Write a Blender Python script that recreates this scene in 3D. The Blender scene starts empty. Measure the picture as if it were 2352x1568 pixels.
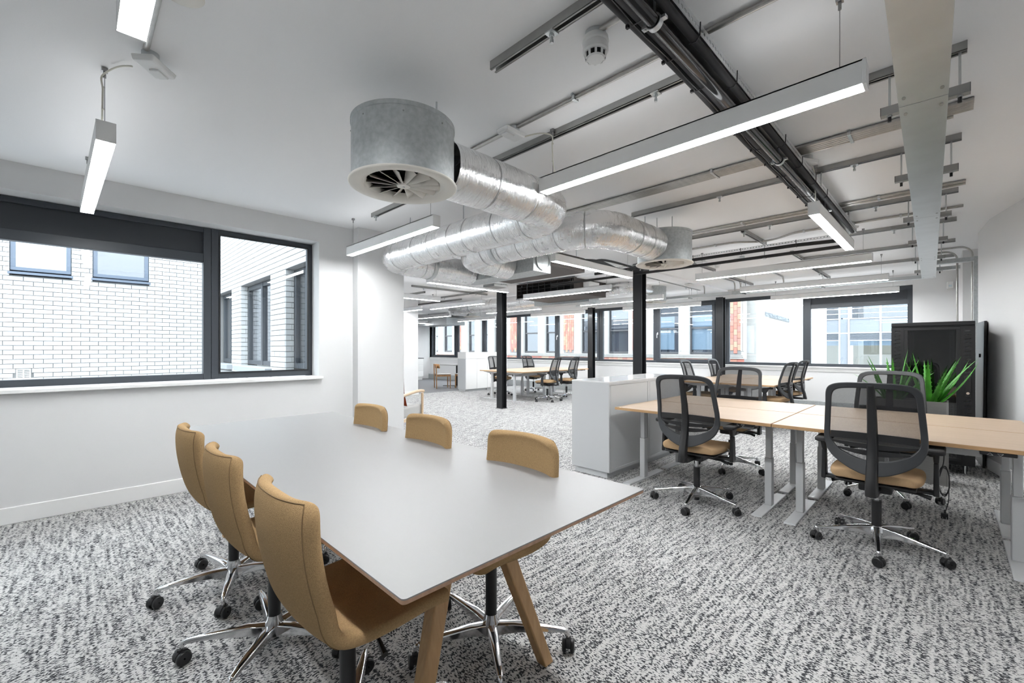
import bpy, bmesh, math, random
from math import sin, cos, pi, radians, sqrt
from mathutils import Vector, Matrix, noise

random.seed(7)
C = bpy.context.scene.collection
SC = bpy.context.scene

# ------------------------------------------------------------------ camera, world, exposure
cam_d = bpy.data.cameras.new('camera'); cam = bpy.data.objects.new('camera', cam_d); C.objects.link(cam)
cam.location = (0, 0, 1.3); cam.rotation_euler = (pi/2, 0, -pi/4)
cam_d.sensor_width = 36; cam_d.lens = 1003/2352*36; cam_d.shift_y = 16/2352
cam_d.clip_start = .02; cam_d.clip_end = 300
SC.camera = cam
SC.view_settings.view_transform = 'Standard'; SC.view_settings.look = 'None'
SC.view_settings.gamma = 1; SC.view_settings.use_curve_mapping = False
SC.view_settings.exposure = 0.56
SC.cycles.use_denoising = True
SC.cycles.transparent_max_bounces = 32
SC.cycles.max_bounces = 10; SC.cycles.diffuse_bounces = 6; SC.cycles.glossy_bounces = 5
SC.cycles.sample_clamp_indirect = 8
LED = 70.0            # strength of the luminaires
SKY = 6.5             # overcast sky

wd = bpy.data.worlds.new('overcast'); SC.world = wd; wd.use_nodes = True
nt = wd.node_tree; nt.nodes.clear()
tc = nt.nodes.new('ShaderNodeTexCoord'); sp = nt.nodes.new('ShaderNodeSeparateXYZ')
mr = nt.nodes.new('ShaderNodeMapRange'); bg = nt.nodes.new('ShaderNodeBackground'); wo = nt.nodes.new('ShaderNodeOutputWorld')
mr.inputs[1].default_value = -.1; mr.inputs[2].default_value = 1; mr.inputs[3].default_value = SKY*.45; mr.inputs[4].default_value = SKY*1.15
bg.inputs[0].default_value = (.86, .93, 1, 1)
nt.links.new(tc.outputs['Generated'], sp.inputs[0]); nt.links.new(sp.outputs[2], mr.inputs[0])
nt.links.new(mr.outputs[0], bg.inputs[1]); nt.links.new(bg.outputs[0], wo.inputs[0])

# ------------------------------------------------------------------ materials
def N(nt, t, **kw):
    n = nt.nodes.new(t)
    for k, v in kw.items():
        if k[0] == 'i' and k[1:].isdigit(): n.inputs[int(k[1:])].default_value = v
        else: setattr(n, k, v)
    return n
def mat(name, col=(.8, .8, .8), rough=.5, metal=0, bump=0, bscale=60, var=0, vscale=8, spec=None, coat=0, stretch=None, rand=0):
    m = bpy.data.materials.new(name); m.use_nodes = True
    nt = m.node_tree; b = nt.nodes['Principled BSDF']; L = nt.links.new
    b.inputs['Base Color'].default_value = (*col, 1); b.inputs['Roughness'].default_value = rough; b.inputs['Metallic'].default_value = metal
    if spec is not None: b.inputs['Specular IOR Level'].default_value = spec
    if coat: b.inputs['Coat Weight'].default_value = coat
    co = N(nt, 'ShaderNodeTexCoord').outputs['Object']
    if stretch:
        mp = N(nt, 'ShaderNodeMapping'); mp.inputs['Scale'].default_value = stretch; L(co, mp.inputs[0]); co = mp.outputs[0]
    last = None
    if var:
        no = N(nt, 'ShaderNodeTexNoise'); no.inputs['Scale'].default_value = vscale; no.inputs['Detail'].default_value = 5; L(co, no.inputs[0])
        mx = N(nt, 'ShaderNodeMixRGB', blend_type='MULTIPLY'); mx.inputs[0].default_value = 1; mx.inputs[1].default_value = (*col, 1)
        rp = N(nt, 'ShaderNodeMapRange'); rp.inputs[1].default_value = .3; rp.inputs[2].default_value = .7; rp.inputs[3].default_value = 1-var; rp.inputs[4].default_value = 1+var
        L(no.outputs[0], rp.inputs[0]); L(rp.outputs[0], mx.inputs[2]); L(mx.outputs[0], b.inputs['Base Color']); last = mx
    if rand:
        oi = N(nt, 'ShaderNodeObjectInfo'); rp = N(nt, 'ShaderNodeMapRange'); rp.inputs[3].default_value = 1-rand; rp.inputs[4].default_value = 1
        L(oi.outputs['Random'], rp.inputs[0]); mx = N(nt, 'ShaderNodeMixRGB', blend_type='MULTIPLY'); mx.inputs[0].default_value = 1
        if last: L(last.outputs[0], mx.inputs[1])
        else: mx.inputs[1].default_value = (*col, 1)
        L(rp.outputs[0], mx.inputs[2]); L(mx.outputs[0], b.inputs['Base Color'])
    if bump:
        no = N(nt, 'ShaderNodeTexNoise'); no.inputs['Scale'].default_value = bscale; no.inputs['Detail'].default_value = 4; L(co, no.inputs[0])
        bp = N(nt, 'ShaderNodeBump'); bp.inputs['Strength'].default_value = bump; bp.inputs['Distance'].default_value = .01
        L(no.outputs[0], bp.inputs['Height']); L(bp.outputs[0], b.inputs['Normal'])
    return m
def emit(name, col, s):
    m = bpy.data.materials.new(name); m.use_nodes = True; nt = m.node_tree; nt.nodes.clear()
    e = N(nt, 'ShaderNodeEmission'); e.inputs[0].default_value = (*col, 1); e.inputs[1].default_value = s
    nt.links.new(e.outputs[0], N(nt, 'ShaderNodeOutputMaterial').inputs[0]); return m
def see_through(name, tint=(1, 1, 1), base=.05, gcol=(1, 1, 1), rough=0.0):
    """thin window glass: lets light through and mirrors more at a grazing angle"""
    m = bpy.data.materials.new(name); m.use_nodes = True; nt = m.node_tree; nt.nodes.clear(); L = nt.links.new
    lw = N(nt, 'ShaderNodeLayerWeight'); lw.inputs[0].default_value = .5
    pw = N(nt, 'ShaderNodeMath', operation='POWER'); pw.inputs[1].default_value = 4
    L(lw.outputs['Facing'], pw.inputs[0])
    mr = N(nt, 'ShaderNodeMapRange'); mr.inputs[3].default_value = base; mr.inputs[4].default_value = .9; L(pw.outputs[0], mr.inputs[0])
    t = N(nt, 'ShaderNodeBsdfTransparent'); t.inputs[0].default_value = (*tint, 1)
    g = N(nt, 'ShaderNodeBsdfGlossy'); g.inputs[0].default_value = (*gcol, 1); g.inputs['Roughness'].default_value = rough
    mx = N(nt, 'ShaderNodeMixShader'); L(mr.outputs[0], mx.inputs[0]); L(t.outputs[0], mx.inputs[1]); L(g.outputs[0], mx.inputs[2])
    L(mx.outputs[0], N(nt, 'ShaderNodeOutputMaterial').inputs[0]); return m
def wood(name, c1, c2, axis='X', scale=1.0, rough=.45):
    m = bpy.data.materials.new(name); m.use_nodes = True; nt = m.node_tree; b = nt.nodes['Principled BSDF']; L = nt.links.new
    co = N(nt, 'ShaderNodeTexCoord'); mp = N(nt, 'ShaderNodeMapping'); s = [42*scale]*3; s['XYZ'.index(axis)] = 1.6*scale
    mp.inputs['Scale'].default_value = s; L(co.outputs['Object'], mp.inputs[0])
    no = N(nt, 'ShaderNodeTexNoise'); no.inputs['Scale'].default_value = 1.5; no.inputs['Detail'].default_value = 6; no.inputs['Distortion'].default_value = .6; L(mp.outputs[0], no.inputs[0])
    cr = N(nt, 'ShaderNodeValToRGB'); cr.color_ramp.elements[0].position = .3; cr.color_ramp.elements[1].position = .7
    cr.color_ramp.elements[0].color = (*c1, 1); cr.color_ramp.elements[1].color = (*c2, 1)
    L(no.outputs[0], cr.inputs[0]); L(cr.outputs[0], b.inputs['Base Color']); b.inputs['Roughness'].default_value = rough; return m
def carpet():
    m = bpy.data.materials.new('carpet'); m.use_nodes = True; nt = m.node_tree; b = nt.nodes['Principled BSDF']; L = nt.links.new
    co = N(nt, 'ShaderNodeTexCoord').outputs['Object']; sx = N(nt, 'ShaderNodeSeparateXYZ'); L(co, sx.inputs[0])
    def noise_(scale3, sc, det=2, dist=0):
        mp = N(nt, 'ShaderNodeMapping'); mp.inputs['Scale'].default_value = scale3; L(co, mp.inputs[0])
        n = N(nt, 'ShaderNodeTexNoise'); n.inputs['Scale'].default_value = sc; n.inputs['Detail'].default_value = det; n.inputs['Distortion'].default_value = dist; L(mp.outputs[0], n.inputs[0]); return n.outputs[0]
    def M(op, a, c=None):
        n = N(nt, 'ShaderNodeMath', operation=op)
        for i, v in enumerate((a, c)):
            if v is None: continue
            if isinstance(v, (int, float)): n.inputs[i].default_value = v
            else: L(v, n.inputs[i])
        return n.outputs[0]
    def mix(f, a, c):
        n = N(nt, 'ShaderNodeMix'); L(f, n.inputs[0])
        for i, v in ((2, a), (3, c)):
            L(v, n.inputs[i])
        return n.outputs[0]
    # half-metre carpet tiles, some quarter-turned
    tx = M('FLOOR', M('MULTIPLY', sx.outputs[0], 2.0)); ty = M('FLOOR', M('MULTIPLY', sx.outputs[1], 2.0))
    cb = N(nt, 'ShaderNodeCombineXYZ'); L(tx, cb.inputs[0]); L(ty, cb.inputs[1])
    wn = N(nt, 'ShaderNodeTexWhiteNoise', noise_dimensions='2D'); L(cb.outputs[0], wn.inputs['Vector'])
    left = M('LESS_THAN', M('ADD', sx.outputs[0], M('MULTIPLY', wn.outputs[0], 1.3)), 2.0)
    st = mix(left, noise_((3.0, 34, 1), 1.5, 1), noise_((34, 3.0, 1), 1.5, 1))       # streaks along x / along y
    sp_ = mix(left, noise_((150, 72, 1), 1.0, 2, .5), noise_((72, 150, 1), 1.0, 2, .5))   # yarn flecks lie across the streaks
    big = noise_((1, 1, 1), 24.0, 2)
    v = M('ADD', M('ADD', M('MULTIPLY', sp_, 1.0), M('MULTIPLY', st, .34)), M('MULTIPLY', big, .26))
    cr = N(nt, 'ShaderNodeValToRGB'); L(M('SUBTRACT', v, .37), cr.inputs[0])
    e = cr.color_ramp.elements; e[0].position = .455; e[0].color = (.46, .455, .45, 1); e[1].position = .475; e[1].color = (.045, .047, .051, 1)
    x = cr.color_ramp.elements.new(.30); x.color = (.55, .545, .535, 1)
    L(cr.outputs[0], b.inputs['Base Color']); b.inputs['Roughness'].default_value = .95; b.inputs['Specular IOR Level'].default_value = .15
    bp = N(nt, 'ShaderNodeBump'); bp.inputs['Strength'].default_value = .5; bp.inputs['Distance'].default_value = .004
    L(noise_((1, 1, 1), 190, 2), bp.inputs['Height']); L(bp.outputs[0], b.inputs['Normal']); return m
def foil():
    m = bpy.data.materials.new('foil'); m.use_nodes = True; nt = m.node_tree; b = nt.nodes['Principled BSDF']; L = nt.links.new
    b.inputs['Metallic'].default_value = 1; b.inputs['Base Color'].default_value = (.90, .90, .90, 1)
    uv = N(nt, 'ShaderNodeTexCoord').outputs['UV']
    def noise_(s, sc, det, dist):
        mp = N(nt, 'ShaderNodeMapping'); mp.inputs['Scale'].default_value = s; L(uv, mp.inputs[0])
        n = N(nt, 'ShaderNodeTexNoise'); n.inputs['Scale'].default_value = sc; n.inputs['Detail'].default_value = det; n.inputs['Distortion'].default_value = dist; L(mp.outputs[0], n.inputs[0]); return n.outputs[0]
    a = noise_((9, 1.5, 1), 6, 5, 1.2); c = noise_((3, 3, 1), 3, 3, .5)
    ad = N(nt, 'ShaderNodeMath', operation='MULTIPLY_ADD'); L(c, ad.inputs[0]); ad.inputs[1].default_value = .3; L(a, ad.inputs[2])
    bp = N(nt, 'ShaderNodeBump'); bp.inputs['Strength'].default_value = .75; bp.inputs['Distance'].default_value = .009
    L(ad.outputs[0], bp.inputs['Height']); L(bp.outputs[0], b.inputs['Normal'])
    mr = N(nt, 'ShaderNodeMapRange'); mr.inputs[3].default_value = .20; mr.inputs[4].default_value = .32; L(c, mr.inputs[0]); L(mr.outputs[0], b.inputs['Roughness'])
    return m
def weave(name, col, alpha, sc):
    """open-weave chair mesh: real holes between dark threads, too fine to model"""
    m = bpy.data.materials.new(name); m.use_nodes = True; nt = m.node_tree; nt.nodes.clear(); L = nt.links.new
    co = N(nt, 'ShaderNodeTexCoord').outputs['Object']
    n = N(nt, 'ShaderNodeTexNoise'); n.inputs['Scale'].default_value = sc; n.inputs['Detail'].default_value = 1; L(co, n.inputs[0])
    mr = N(nt, 'ShaderNodeMapRange'); mr.inputs[1].default_value = .35; mr.inputs[2].default_value = .65; mr.inputs[3].default_value = alpha-.16; mr.inputs[4].default_value = alpha+.16; L(n.outputs[0], mr.inputs[0])
    t = N(nt, 'ShaderNodeBsdfTransparent'); d = N(nt, 'ShaderNodeBsdfDiffuse'); d.inputs[0].default_value = (*col, 1)
    mx = N(nt, 'ShaderNodeMixShader'); L(mr.outputs[0], mx.inputs[0]); L(t.outputs[0], mx.inputs[1]); L(d.outputs[0], mx.inputs[2])
    L(mx.outputs[0], N(nt, 'ShaderNodeOutputMaterial').inputs[0]); return m
def terracotta():
    m = mat('terracotta_brick', (.5, .2, .15), .75, bump=.2, bscale=30); nt = m.node_tree; b = nt.nodes['Principled BSDF']
    oi = N(nt, 'ShaderNodeObjectInfo'); cr = N(nt, 'ShaderNodeValToRGB'); e = cr.color_ramp.elements
    e[0].color = (0.38, 0.14, 0.11, 1); e[1].color = (0.38, 0.27, 0.19, 1)
    for p, c in ((.3, (.40, .19, .14)), (.55, (.36, .17, .15)), (.8, (.40, .23, .165))):
        x = e.new(p); x.color = (*c, 1)
    nt.links.new(oi.outputs['Random'], cr.inputs[0]); nt.links.new(cr.outputs[0], b.inputs['Base Color']); return m

M = dict(
    wall=mat('white_plaster', (.70, .70, .70), .85, bump=.03, bscale=180), ceil=mat('ceiling_plaster', (.93, .925, .925), .9, bump=.04, bscale=150),
    trim=mat('white_gloss', (.82, .82, .81), .45), carpet=carpet(), vinyl=mat('grey_vinyl', (.15, .15, .16), .55, var=.12, vscale=30),
    frame=mat('slate_frame', (.040, .047, .057), .45), panel=mat('slate_panel', (.033, .038, .045), .6), glass=see_through('window_glass', (.97, .99, .985), .055),
    laminate=mat('white_laminate', (.265, .263, .26), .42), ply=mat('plywood_edge', (.42, .26, .17), .55, var=.15, vscale=60),
    oak=wood('oak', (.40, .235, .10), (.50, .31, .145), 'Z'), desk=wood('desk_oak', (.42, .315, .225), (.49, .375, .275), 'Y', .9, .45), edge=wood('desk_edge', (.42, .25, .115), (.52, .33, .17), 'Y', 1.5, .5),
    tan=mat('tan_wool', (.37, .245, .125), .95, bump=.35, bscale=420, var=.16, vscale=260, spec=.1), seat=mat('tan_seat_fabric', (.44, .30, .17), .9, bump=.25, bscale=350, var=.06, vscale=200, spec=.1),
    alu=mat('polished_aluminium', (.72, .72, .73), .10, 1), chrome=mat('chrome', (.7, .7, .71), .12, 1), blk=mat('black_plastic', (.012, .012, .013), .38), charc=mat('charcoal_plastic', (.028, .03, .033), .42),
    blkmat=mat('black_rubber', (.017, .017, .018), .75), weave=weave('chair_weave', (.03, .03, .032), .66, 1500), steel=mat('black_steel', (.014, .015, .017), .33), white=mat('white_powder_coat', (.56, .57, .58), .4),
    lum=mat("luminaire_white", (.9, .9, .89), .5), led=emit('led_diffuser', (.965, .985, 1), LED), ceiling_fill=emit('added_ceiling_glow', (.965, .985, 1), LED*.04), plastic=mat('white_plastic', (.78, .78, .77), .4),
    galv=mat("galvanised_steel", (.56, .58, .585), .38, 1, var=.05, vscale=5), galvd=mat("galvanised_sheet", (.46, .485, .49), .55, .6, var=.12, vscale=40), strut=mat("zinc_channel", (.36, .36, .35), .45, 1, var=.08, vscale=8), cond=mat('conduit_zinc', (.42, .41, .39), .30, 1, var=.08, vscale=30),
    foil=foil(), tape=mat('foil_tape', (.5, .5, .5), .4, 1, bump=.4, bscale=80), cream=mat('cream_metal', (.74, .71, .65), .5), void=mat('dark_void', (.006, .006, .006), .9), rubber=mat('black_insulation', (.014, .014, .015), .7),
    pvc=mat('black_pipe', (.012, .012, .013), .16), cable=mat('cream_cable', (.62, .60, .52), .5), wire=mat('wire', (.30, .30, .30), .35, 1), brown=mat('dark_casing', (.055, .045, .040), .6),
    glaze=mat('white_glazed_brick', (.53, .535, .54), .28, rand=.07, var=.03, vscale=6), mortar=mat('grey_mortar', (.20, .20, .20), .9), stone=mat('pale_stone', (.42, .415, .40), .8, bump=.1, bscale=20, var=.08, vscale=3, stretch=(2, 2, .6)),
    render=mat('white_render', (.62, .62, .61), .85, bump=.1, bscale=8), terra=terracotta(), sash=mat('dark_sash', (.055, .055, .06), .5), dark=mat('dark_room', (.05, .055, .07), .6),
    bglass=see_through('far_glass', (.75, .8, .86), .12), cwall=mat('grey_cladding', (.26, .285, .32), .4), blind=mat('blind_white', (.5, .56, .56), .8), lead=mat('lead_flashing', (.22, .24, .26), .7, var=.5, vscale=20),
    leaf=mat('aloe_leaf', (.055, .26, .022), .42, var=.35, vscale=14), steelbox=mat('brushed_planter', (.34, .34, .33), .35, .8, var=.08, vscale=30, stretch=(.3, .3, 8)), soil=mat('soil', (.02, .016, .012), .95),
    rack=mat('rack_black', (.010, .010, .011), .42), smoke=see_through('tinted_door_glass', (.28, .28, .28), .10), concrete=mat('street_grey', (.25, .25, .26), .9), rust=mat('rust_wool', (.23, .045, .018), .95, bump=.3, bscale=300, spec=.1),
    lgrey=mat('light_grey_wool', (.48, .48, .47), .95, bump=.3, bscale=400, spec=.1), ash=wood('pale_ash', (.58, .43, .28), (.66, .51, .35), 'X'), walnut=wood('warm_oak', (.34, .17, .07), (.44, .24, .10), 'Z'), speck=mat('grey_speckled_stone', (.40, .41, .42), .5, var=.35, vscale=60),
    blue=mat('blue_knob', (.02, .03, .09), .4), frost=mat('frosted_pane', (.60, .68, .73), .5), mark=mat('pale_mark', (.62, .62, .62), .5), warm=emit('lit_room', (1, .95, .75), .55))

# ------------------------------------------------------------------ mesh helpers
class MB:
    def __init__(s): s.v = []; s.f = []; s.uv = None
    def box(s, x0, y0, z0, x1, y1, z1):
        n = len(s.v); s.v += [(x, y, z) for z in (z0, z1) for y in (y0, y1) for x in (x0, x1)]
        s.f += [tuple(n+i for i in q) for q in ((0, 2, 3, 1), (4, 5, 7, 6), (0, 1, 5, 4), (2, 6, 7, 3), (0, 4, 6, 2), (1, 3, 7, 5))]; return s
    def cbox(s, c, d): return s.box(c[0]-d[0]/2, c[1]-d[1]/2, c[2]-d[2]/2, c[0]+d[0]/2, c[1]+d[1]/2, c[2]+d[2]/2)
    def hexa(s, lo, hi):
        """two quads, same winding"""
        n = len(s.v); s.v += list(lo)+list(hi); s.f += [(n+3, n+2, n+1, n), (n+4, n+5, n+6, n+7)]+[(n+i, n+(i+1) % 4, n+4+(i+1) % 4, n+4+i) for i in range(4)]; return s
    def prism(s, pts, a, b, ax='z'):
        n = len(s.v); k = len(pts)
        for h in (a, b):
            for p in pts: s.v.append((p[0], p[1], h) if ax == 'z' else ((h, p[0], p[1]) if ax == 'x' else (p[0], h, p[1])))
        s.f += [tuple(n+i for i in range(k))[::-1], tuple(n+k+i for i in range(k))]+[(n+i, n+(i+1) % k, n+k+(i+1) % k, n+k+i) for i in range(k)]; return s
    def bar(s, p, q, w, h, up=(0, 0, 1), w2=None, h2=None):
        p, q = Vector(p), Vector(q); d = (q-p).normalized(); r = d.cross(Vector(up)).normalized(); u = r.cross(d)
        w2 = w2 or w; h2 = h2 or h
        A = [p+r*a*w/2+u*b*h/2 for a, b in ((-1, -1), (1, -1), (1, 1), (-1, 1))]; B = [q+r*a*w2/2+u*b*h2/2 for a, b in ((-1, -1), (1, -1), (1, 1), (-1, 1))]
        return s.hexa([tuple(x) for x in A], [tuple(x) for x in B])
    def tube(s, pts, r, n=10, caps=True, uvs=False):
        P = [Vector(p) for p in pts]; R = r if isinstance(r, (list, tuple)) else [r]*len(P)
        T = [((P[min(i+1, len(P)-1)]-P[max(i-1, 0)]).normalized()) for i in range(len(P))]
        a = Vector((0, 0, 1)) if abs(T[0].z) < .9 else Vector((1, 0, 0)); u = T[0].cross(a).normalized(); b0 = len(s.v)
        for i, p in enumerate(P):
            u = (u-T[i]*u.dot(T[i])).normalized(); w = T[i].cross(u)
            s.v += [tuple(p+(u*cos(2*pi*k/n)+w*sin(2*pi*k/n))*R[i]) for k in range(n)]
        for i in range(len(P)-1):
            for k in range(n):
                s.f.append((b0+i*n+k, b0+i*n+(k+1) % n, b0+(i+1)*n+(k+1) % n, b0+(i+1)*n+k))
        if caps: s.f += [tuple(b0+k for k in range(n))[::-1], tuple(b0+(len(P)-1)*n+k for k in range(n))]
        return s
    def cyl(s, p, q, r, n=16, r2=None): return s.tube([p, q], [r, r2 if r2 is not None else r], n)
    def lathe(s, prof, c=(0, 0, 0), n=32, close=True):
        b0 = len(s.v); k = len(prof)
        for j in range(n):
            a = 2*pi*j/n; s.v += [(c[0]+r*cos(a), c[1]+r*sin(a), c[2]+z) for r, z in prof]
        for j in range(n):
            for i in range(k-1 if not close else k):
                a, b = i, (i+1) % k; s.f.append((b0+j*k+a, b0+((j+1) % n)*k+a, b0+((j+1) % n)*k+b, b0+j*k+b))
        return s
    def grid(s, rows, flip=False):
        b0 = len(s.v); m = len(rows[0])
        for r in rows: s.v += [tuple(p) for p in r]
        for i in range(len(rows)-1):
            for j in range(m-1):
                q = (b0+i*m+j, b0+i*m+j+1, b0+(i+1)*m+j+1, b0+(i+1)*m+j); s.f.append(q[::-1] if flip else q)
        return s
    def build(s, name, m, parent=None, smooth=35, bev=0, sub=0, solid=0, seg=2):
        me = bpy.data.meshes.new(name); me.from_pydata(s.v, [], s.f); me.validate(); 
        bm = bmesh.new(); bm.from_mesh(me); bmesh.ops.recalc_face_normals(bm, faces=bm.faces); bm.to_mesh(me); bm.free()
        return link(name, me, m, parent, smooth, bev, sub, solid, seg)
def link(name, me, m, parent=None, smooth=35, bev=0, sub=0, solid=0, seg=2):
    o = bpy.data.objects.new(name, me); C.objects.link(o)
    if m is not None and not me.materials: me.materials.append(M[m] if isinstance(m, str) else m)
    if smooth:
        me.polygons.foreach_set('use_smooth', [True]*len(me.polygons))
        if smooth < 180 and not sub: me.set_sharp_from_angle(angle=radians(smooth))
    if solid: d = o.modifiers.new('solidify', 'SOLIDIFY'); d.thickness = solid; d.offset = 0
    if bev: d = o.modifiers.new('bevel', 'BEVEL'); d.width = bev; d.segments = seg; d.limit_method = 'ANGLE'; d.angle_limit = radians(40); d.harden_normals = False
    if sub: d = o.modifiers.new('subsurf', 'SUBSURF'); d.levels = sub; d.render_levels = sub
    if parent: o.parent = parent
    return o
def tag(o, label=None, cat=None, group=None, kind=None):
    for k, v in (('label', label), ('category', cat), ('group', group), ('kind', kind)):
        if v: o[k] = v
    return o
def thing(name, label, cat, loc=(0, 0, 0), rz=0, group=None):
    o = bpy.data.objects.new(name, None); C.objects.link(o); o.location = loc; o.rotation_euler = (0, 0, rz); o.empty_display_size = .1
    return tag(o, label, cat, group)
def struct(name, mb, m, bev=0, parent=None):
    o = mb.build(name, m, parent, bev=bev)
    if not parent: o['kind'] = 'structure'
    return o
def sroot(name):
    o = bpy.data.objects.new(name, None); C.objects.link(o); o['kind'] = 'structure'; return o
KIDS = {}
def dup(root, loc, rz, label, group=None):
    kids = {}
    for o in C.objects:
        if o.parent: kids.setdefault(o.parent.name, []).append(o)
    r = root.copy(); C.objects.link(r); r.location = loc; r.rotation_euler = (0, 0, rz); r['label'] = label
    if group: r['group'] = group
    def rec(a, b):
        for ch in kids.get(a.name, ()):
            c = ch.copy(); C.objects.link(c); c.parent = b; rec(ch, c)
    rec(root, r); return r
def fillet(pts, R, n=8):
    P = [Vector(p) for p in pts]; out = [P[0]]
    for i in range(1, len(P)-1):
        a = (P[i-1]-P[i]).normalized(); b = (P[i+1]-P[i]).normalized(); ang = a.angle(b)
        r = R[i-1] if isinstance(R, (list, tuple)) else R; t = r/math.tan(ang/2) if ang < pi-.01 else 0
        s, e = P[i]+a*t, P[i]+b*t; c = P[i]+(a+b).normalized()*(r/sin(ang/2)) if t else P[i]
        for k in range(n+1):
            f = k/n; v = (s-c).normalized().slerp((e-c).normalized(), f)*r if t else Vector((0, 0, 0)); out.append(c+v)
    out.append(P[-1]); return out
def resample(pts, step):
    out = [Vector(pts[0])]
    for a, b in zip(pts[:-1], pts[1:]):
        a, b = Vector(a), Vector(b); L = (b-a).length; n = max(1, int(round(L/step)))
        out += [a.lerp(b, k/n) for k in range(1, n+1)]
    return out
# ------------------------------------------------------------------ room shell
ZC = 2.69; XF = 11.1
struct('floor', MB().prism([(-4.9, -3.4), (XF+.2, -3.4), (XF+.2, 10.68), (2.0, 10.68), (2.0, 5.22), (-4.9, 5.22)], -.12, 0), 'carpet')
struct('floor.001', MB().prism([(2.0, 10.68), (XF+.2, 10.68), (XF+.2, 16.4), (2.0, 16.4)], -.12, 0), 'vinyl')
struct('trim_1', MB().box(6.86, 10.665, 0, 8.2, 10.695, .004), 'galvd')
struct('ceiling', MB().prism([(-4.9, -3.4), (XF+.3, -3.4), (XF+.3, 16.4), (2.0, 16.4), (2.0, 5.22), (-4.9, 5.22)], ZC, ZC+.35), 'ceil')
struct('ceiling.001', MB().box(6.8, 3.72, ZC-.035, 11.0, 6.6, ZC), 'ceil')           # shallow downstand strip towards the street windows
# left wall with the courtyard window opening
wl = MB().box(-4.9, 4.92, 0, 2.29, 5.22, .99).box(-4.9, 4.92, 2.48, 2.29, 5.22, ZC).box(-4.9, 4.92, .99, -4.4, 5.22, 2.48).box(1.905, 4.92, .99, 2.29, 5.22, 2.48)
struct('wall_left', wl, 'wall')
struct('wall_left_pier', MB().box(2.29, 4.79, 0, 2.89, 5.22, ZC), 'wall', bev=.003)
struct('baseboard_left', MB().box(-4.8, 4.902, 0, 2.29, 4.92, .125), 'trim', bev=.004)
struct('wall_back', MB().box(-4.9, -3.4, 0, -4.8, 5.0, ZC), 'wall')
# right wall, three facets
rw = [(-4.9, -3.2), (6.95, -.31), (7.69, -.25), (7.69, -.36), (8.9, -.33), (8.9, -.14), (11.1, -.1), (11.3, -.1), (11.3, -3.4), (-4.9, -3.4)]
struct('wall_right', MB().prism(rw, 0, ZC), 'wall')
d_ = Vector((.9716, .2369, 0)); n_ = Vector((-.2369, .9716, 0)); a_ = Vector((-4.8, -3.176, 0)); b_ = Vector((6.95, -.31, 0))
struct('baseboard_right', MB().prism([tuple(a_)[:2], tuple(b_)[:2], tuple(b_+n_*.018)[:2], tuple(a_+n_*.018)[:2]], 0, .12), 'trim', bev=.003)
# street facade wall: below and above the ribbon of windows
struct('wall_facade', MB().box(11.0, -.3, 0, 11.35, 16.2, .91).box(11.0, -.3, 2.487, 11.35, 16.2, ZC).box(11.0, -.3, .91, 11.35, .473, 2.487).box(11.0, 16.1, .91, 11.35, 16.4, 2.487), 'wall')
struct('trim_2', MB().box(10.955, .40, .895, 11.06, 16.1, .92).box(10.985, .40, .82, 11.0, 16.1, .895), 'trim', bev=.004)
struct('baseboard_facade', MB().box(10.93, .3, 0, 11.0, 16.1, .20), 'galvd', bev=.004)
struct('wall_kitchen', MB().box(1.95, 16.1, 0, 11.3, 16.4, ZC), 'wall')
struct('wall_partition', MB().box(2.2, 10.6, 0, 6.85, 10.72, ZC), 'wall', bev=.003)
struct('baseboard_partition', MB().box(2.2, 10.585, 0, 6.865, 10.6, .11).box(6.85, 10.6, 0, 6.865, 10.72, .11), 'trim')

def ring(mb, ax, a0, a1, z0, z1, p0, p1, w, wb=None):
    """window frame ring in the plane across axis ax ('x': spans x, thickness in y; 'y': spans y, thickness in x)"""
    wb = wb or w
    for (u0, u1, v0, v1) in ((a0, a1, z0, z0+wb), (a0, a1, z1-w, z1), (a0, a0+w, z0+wb, z1-w), (a1-w, a1, z0+wb, z1-w)):
        mb.box(u0, p0, v0, u1, p1, v1) if ax == 'x' else mb.box(p0, u0, v0, p1, u1, v1)
    return mb
# window 1: courtyard window
w = sroot('window_1')
ring(MB(), 'x', -4.4, 1.905, 1.0, 2.475, 5.12, 5.19, .045, .055).build('frame', 'frame', w, bev=.003)
MB().box(.88, 5.115, 1.0, .942, 5.19, 2.475).build('mullion', 'frame', w, bev=.003); MB().box(.945, 5.115, 1.0, 1.007, 5.19, 2.475).build('mullion', 'frame', w, bev=.003)
MB().box(-1.84, 5.118, 2.138, .88, 5.19, 2.223).build('transom', 'frame', w, bev=.003)
MB().box(-1.84, 5.15, 2.223, .88, 5.175, 2.435).build('blind_panel', 'panel', w)
MB().box(-1.84, 5.155, 1.05, .885, 5.161, 2.142).build('pane', 'glass', w, smooth=0); MB().box(1.003, 5.155, 1.05, 1.865, 5.161, 2.435).build('pane', 'glass', w, smooth=0)
MB().box(-1.96, 5.115, 1.0, -1.84, 5.19, 2.475).build('mullion', 'frame', w, bev=.003); MB().box(-4.36, 5.155, 1.05, -1.95, 5.161, 2.435).build('pane', 'glass', w, smooth=0)  # bay out of view, extended to let in more daylight
ring(MB(), 'x', 1.007, 1.86, 1.055, 2.43, 5.108, 5.12, .012).build('glazing_bead', 'blk', w)
struct('sill_left', MB().box(-4.45, 4.87, .965, 1.935, 5.12, .995), 'trim', bev=.004)
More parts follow.
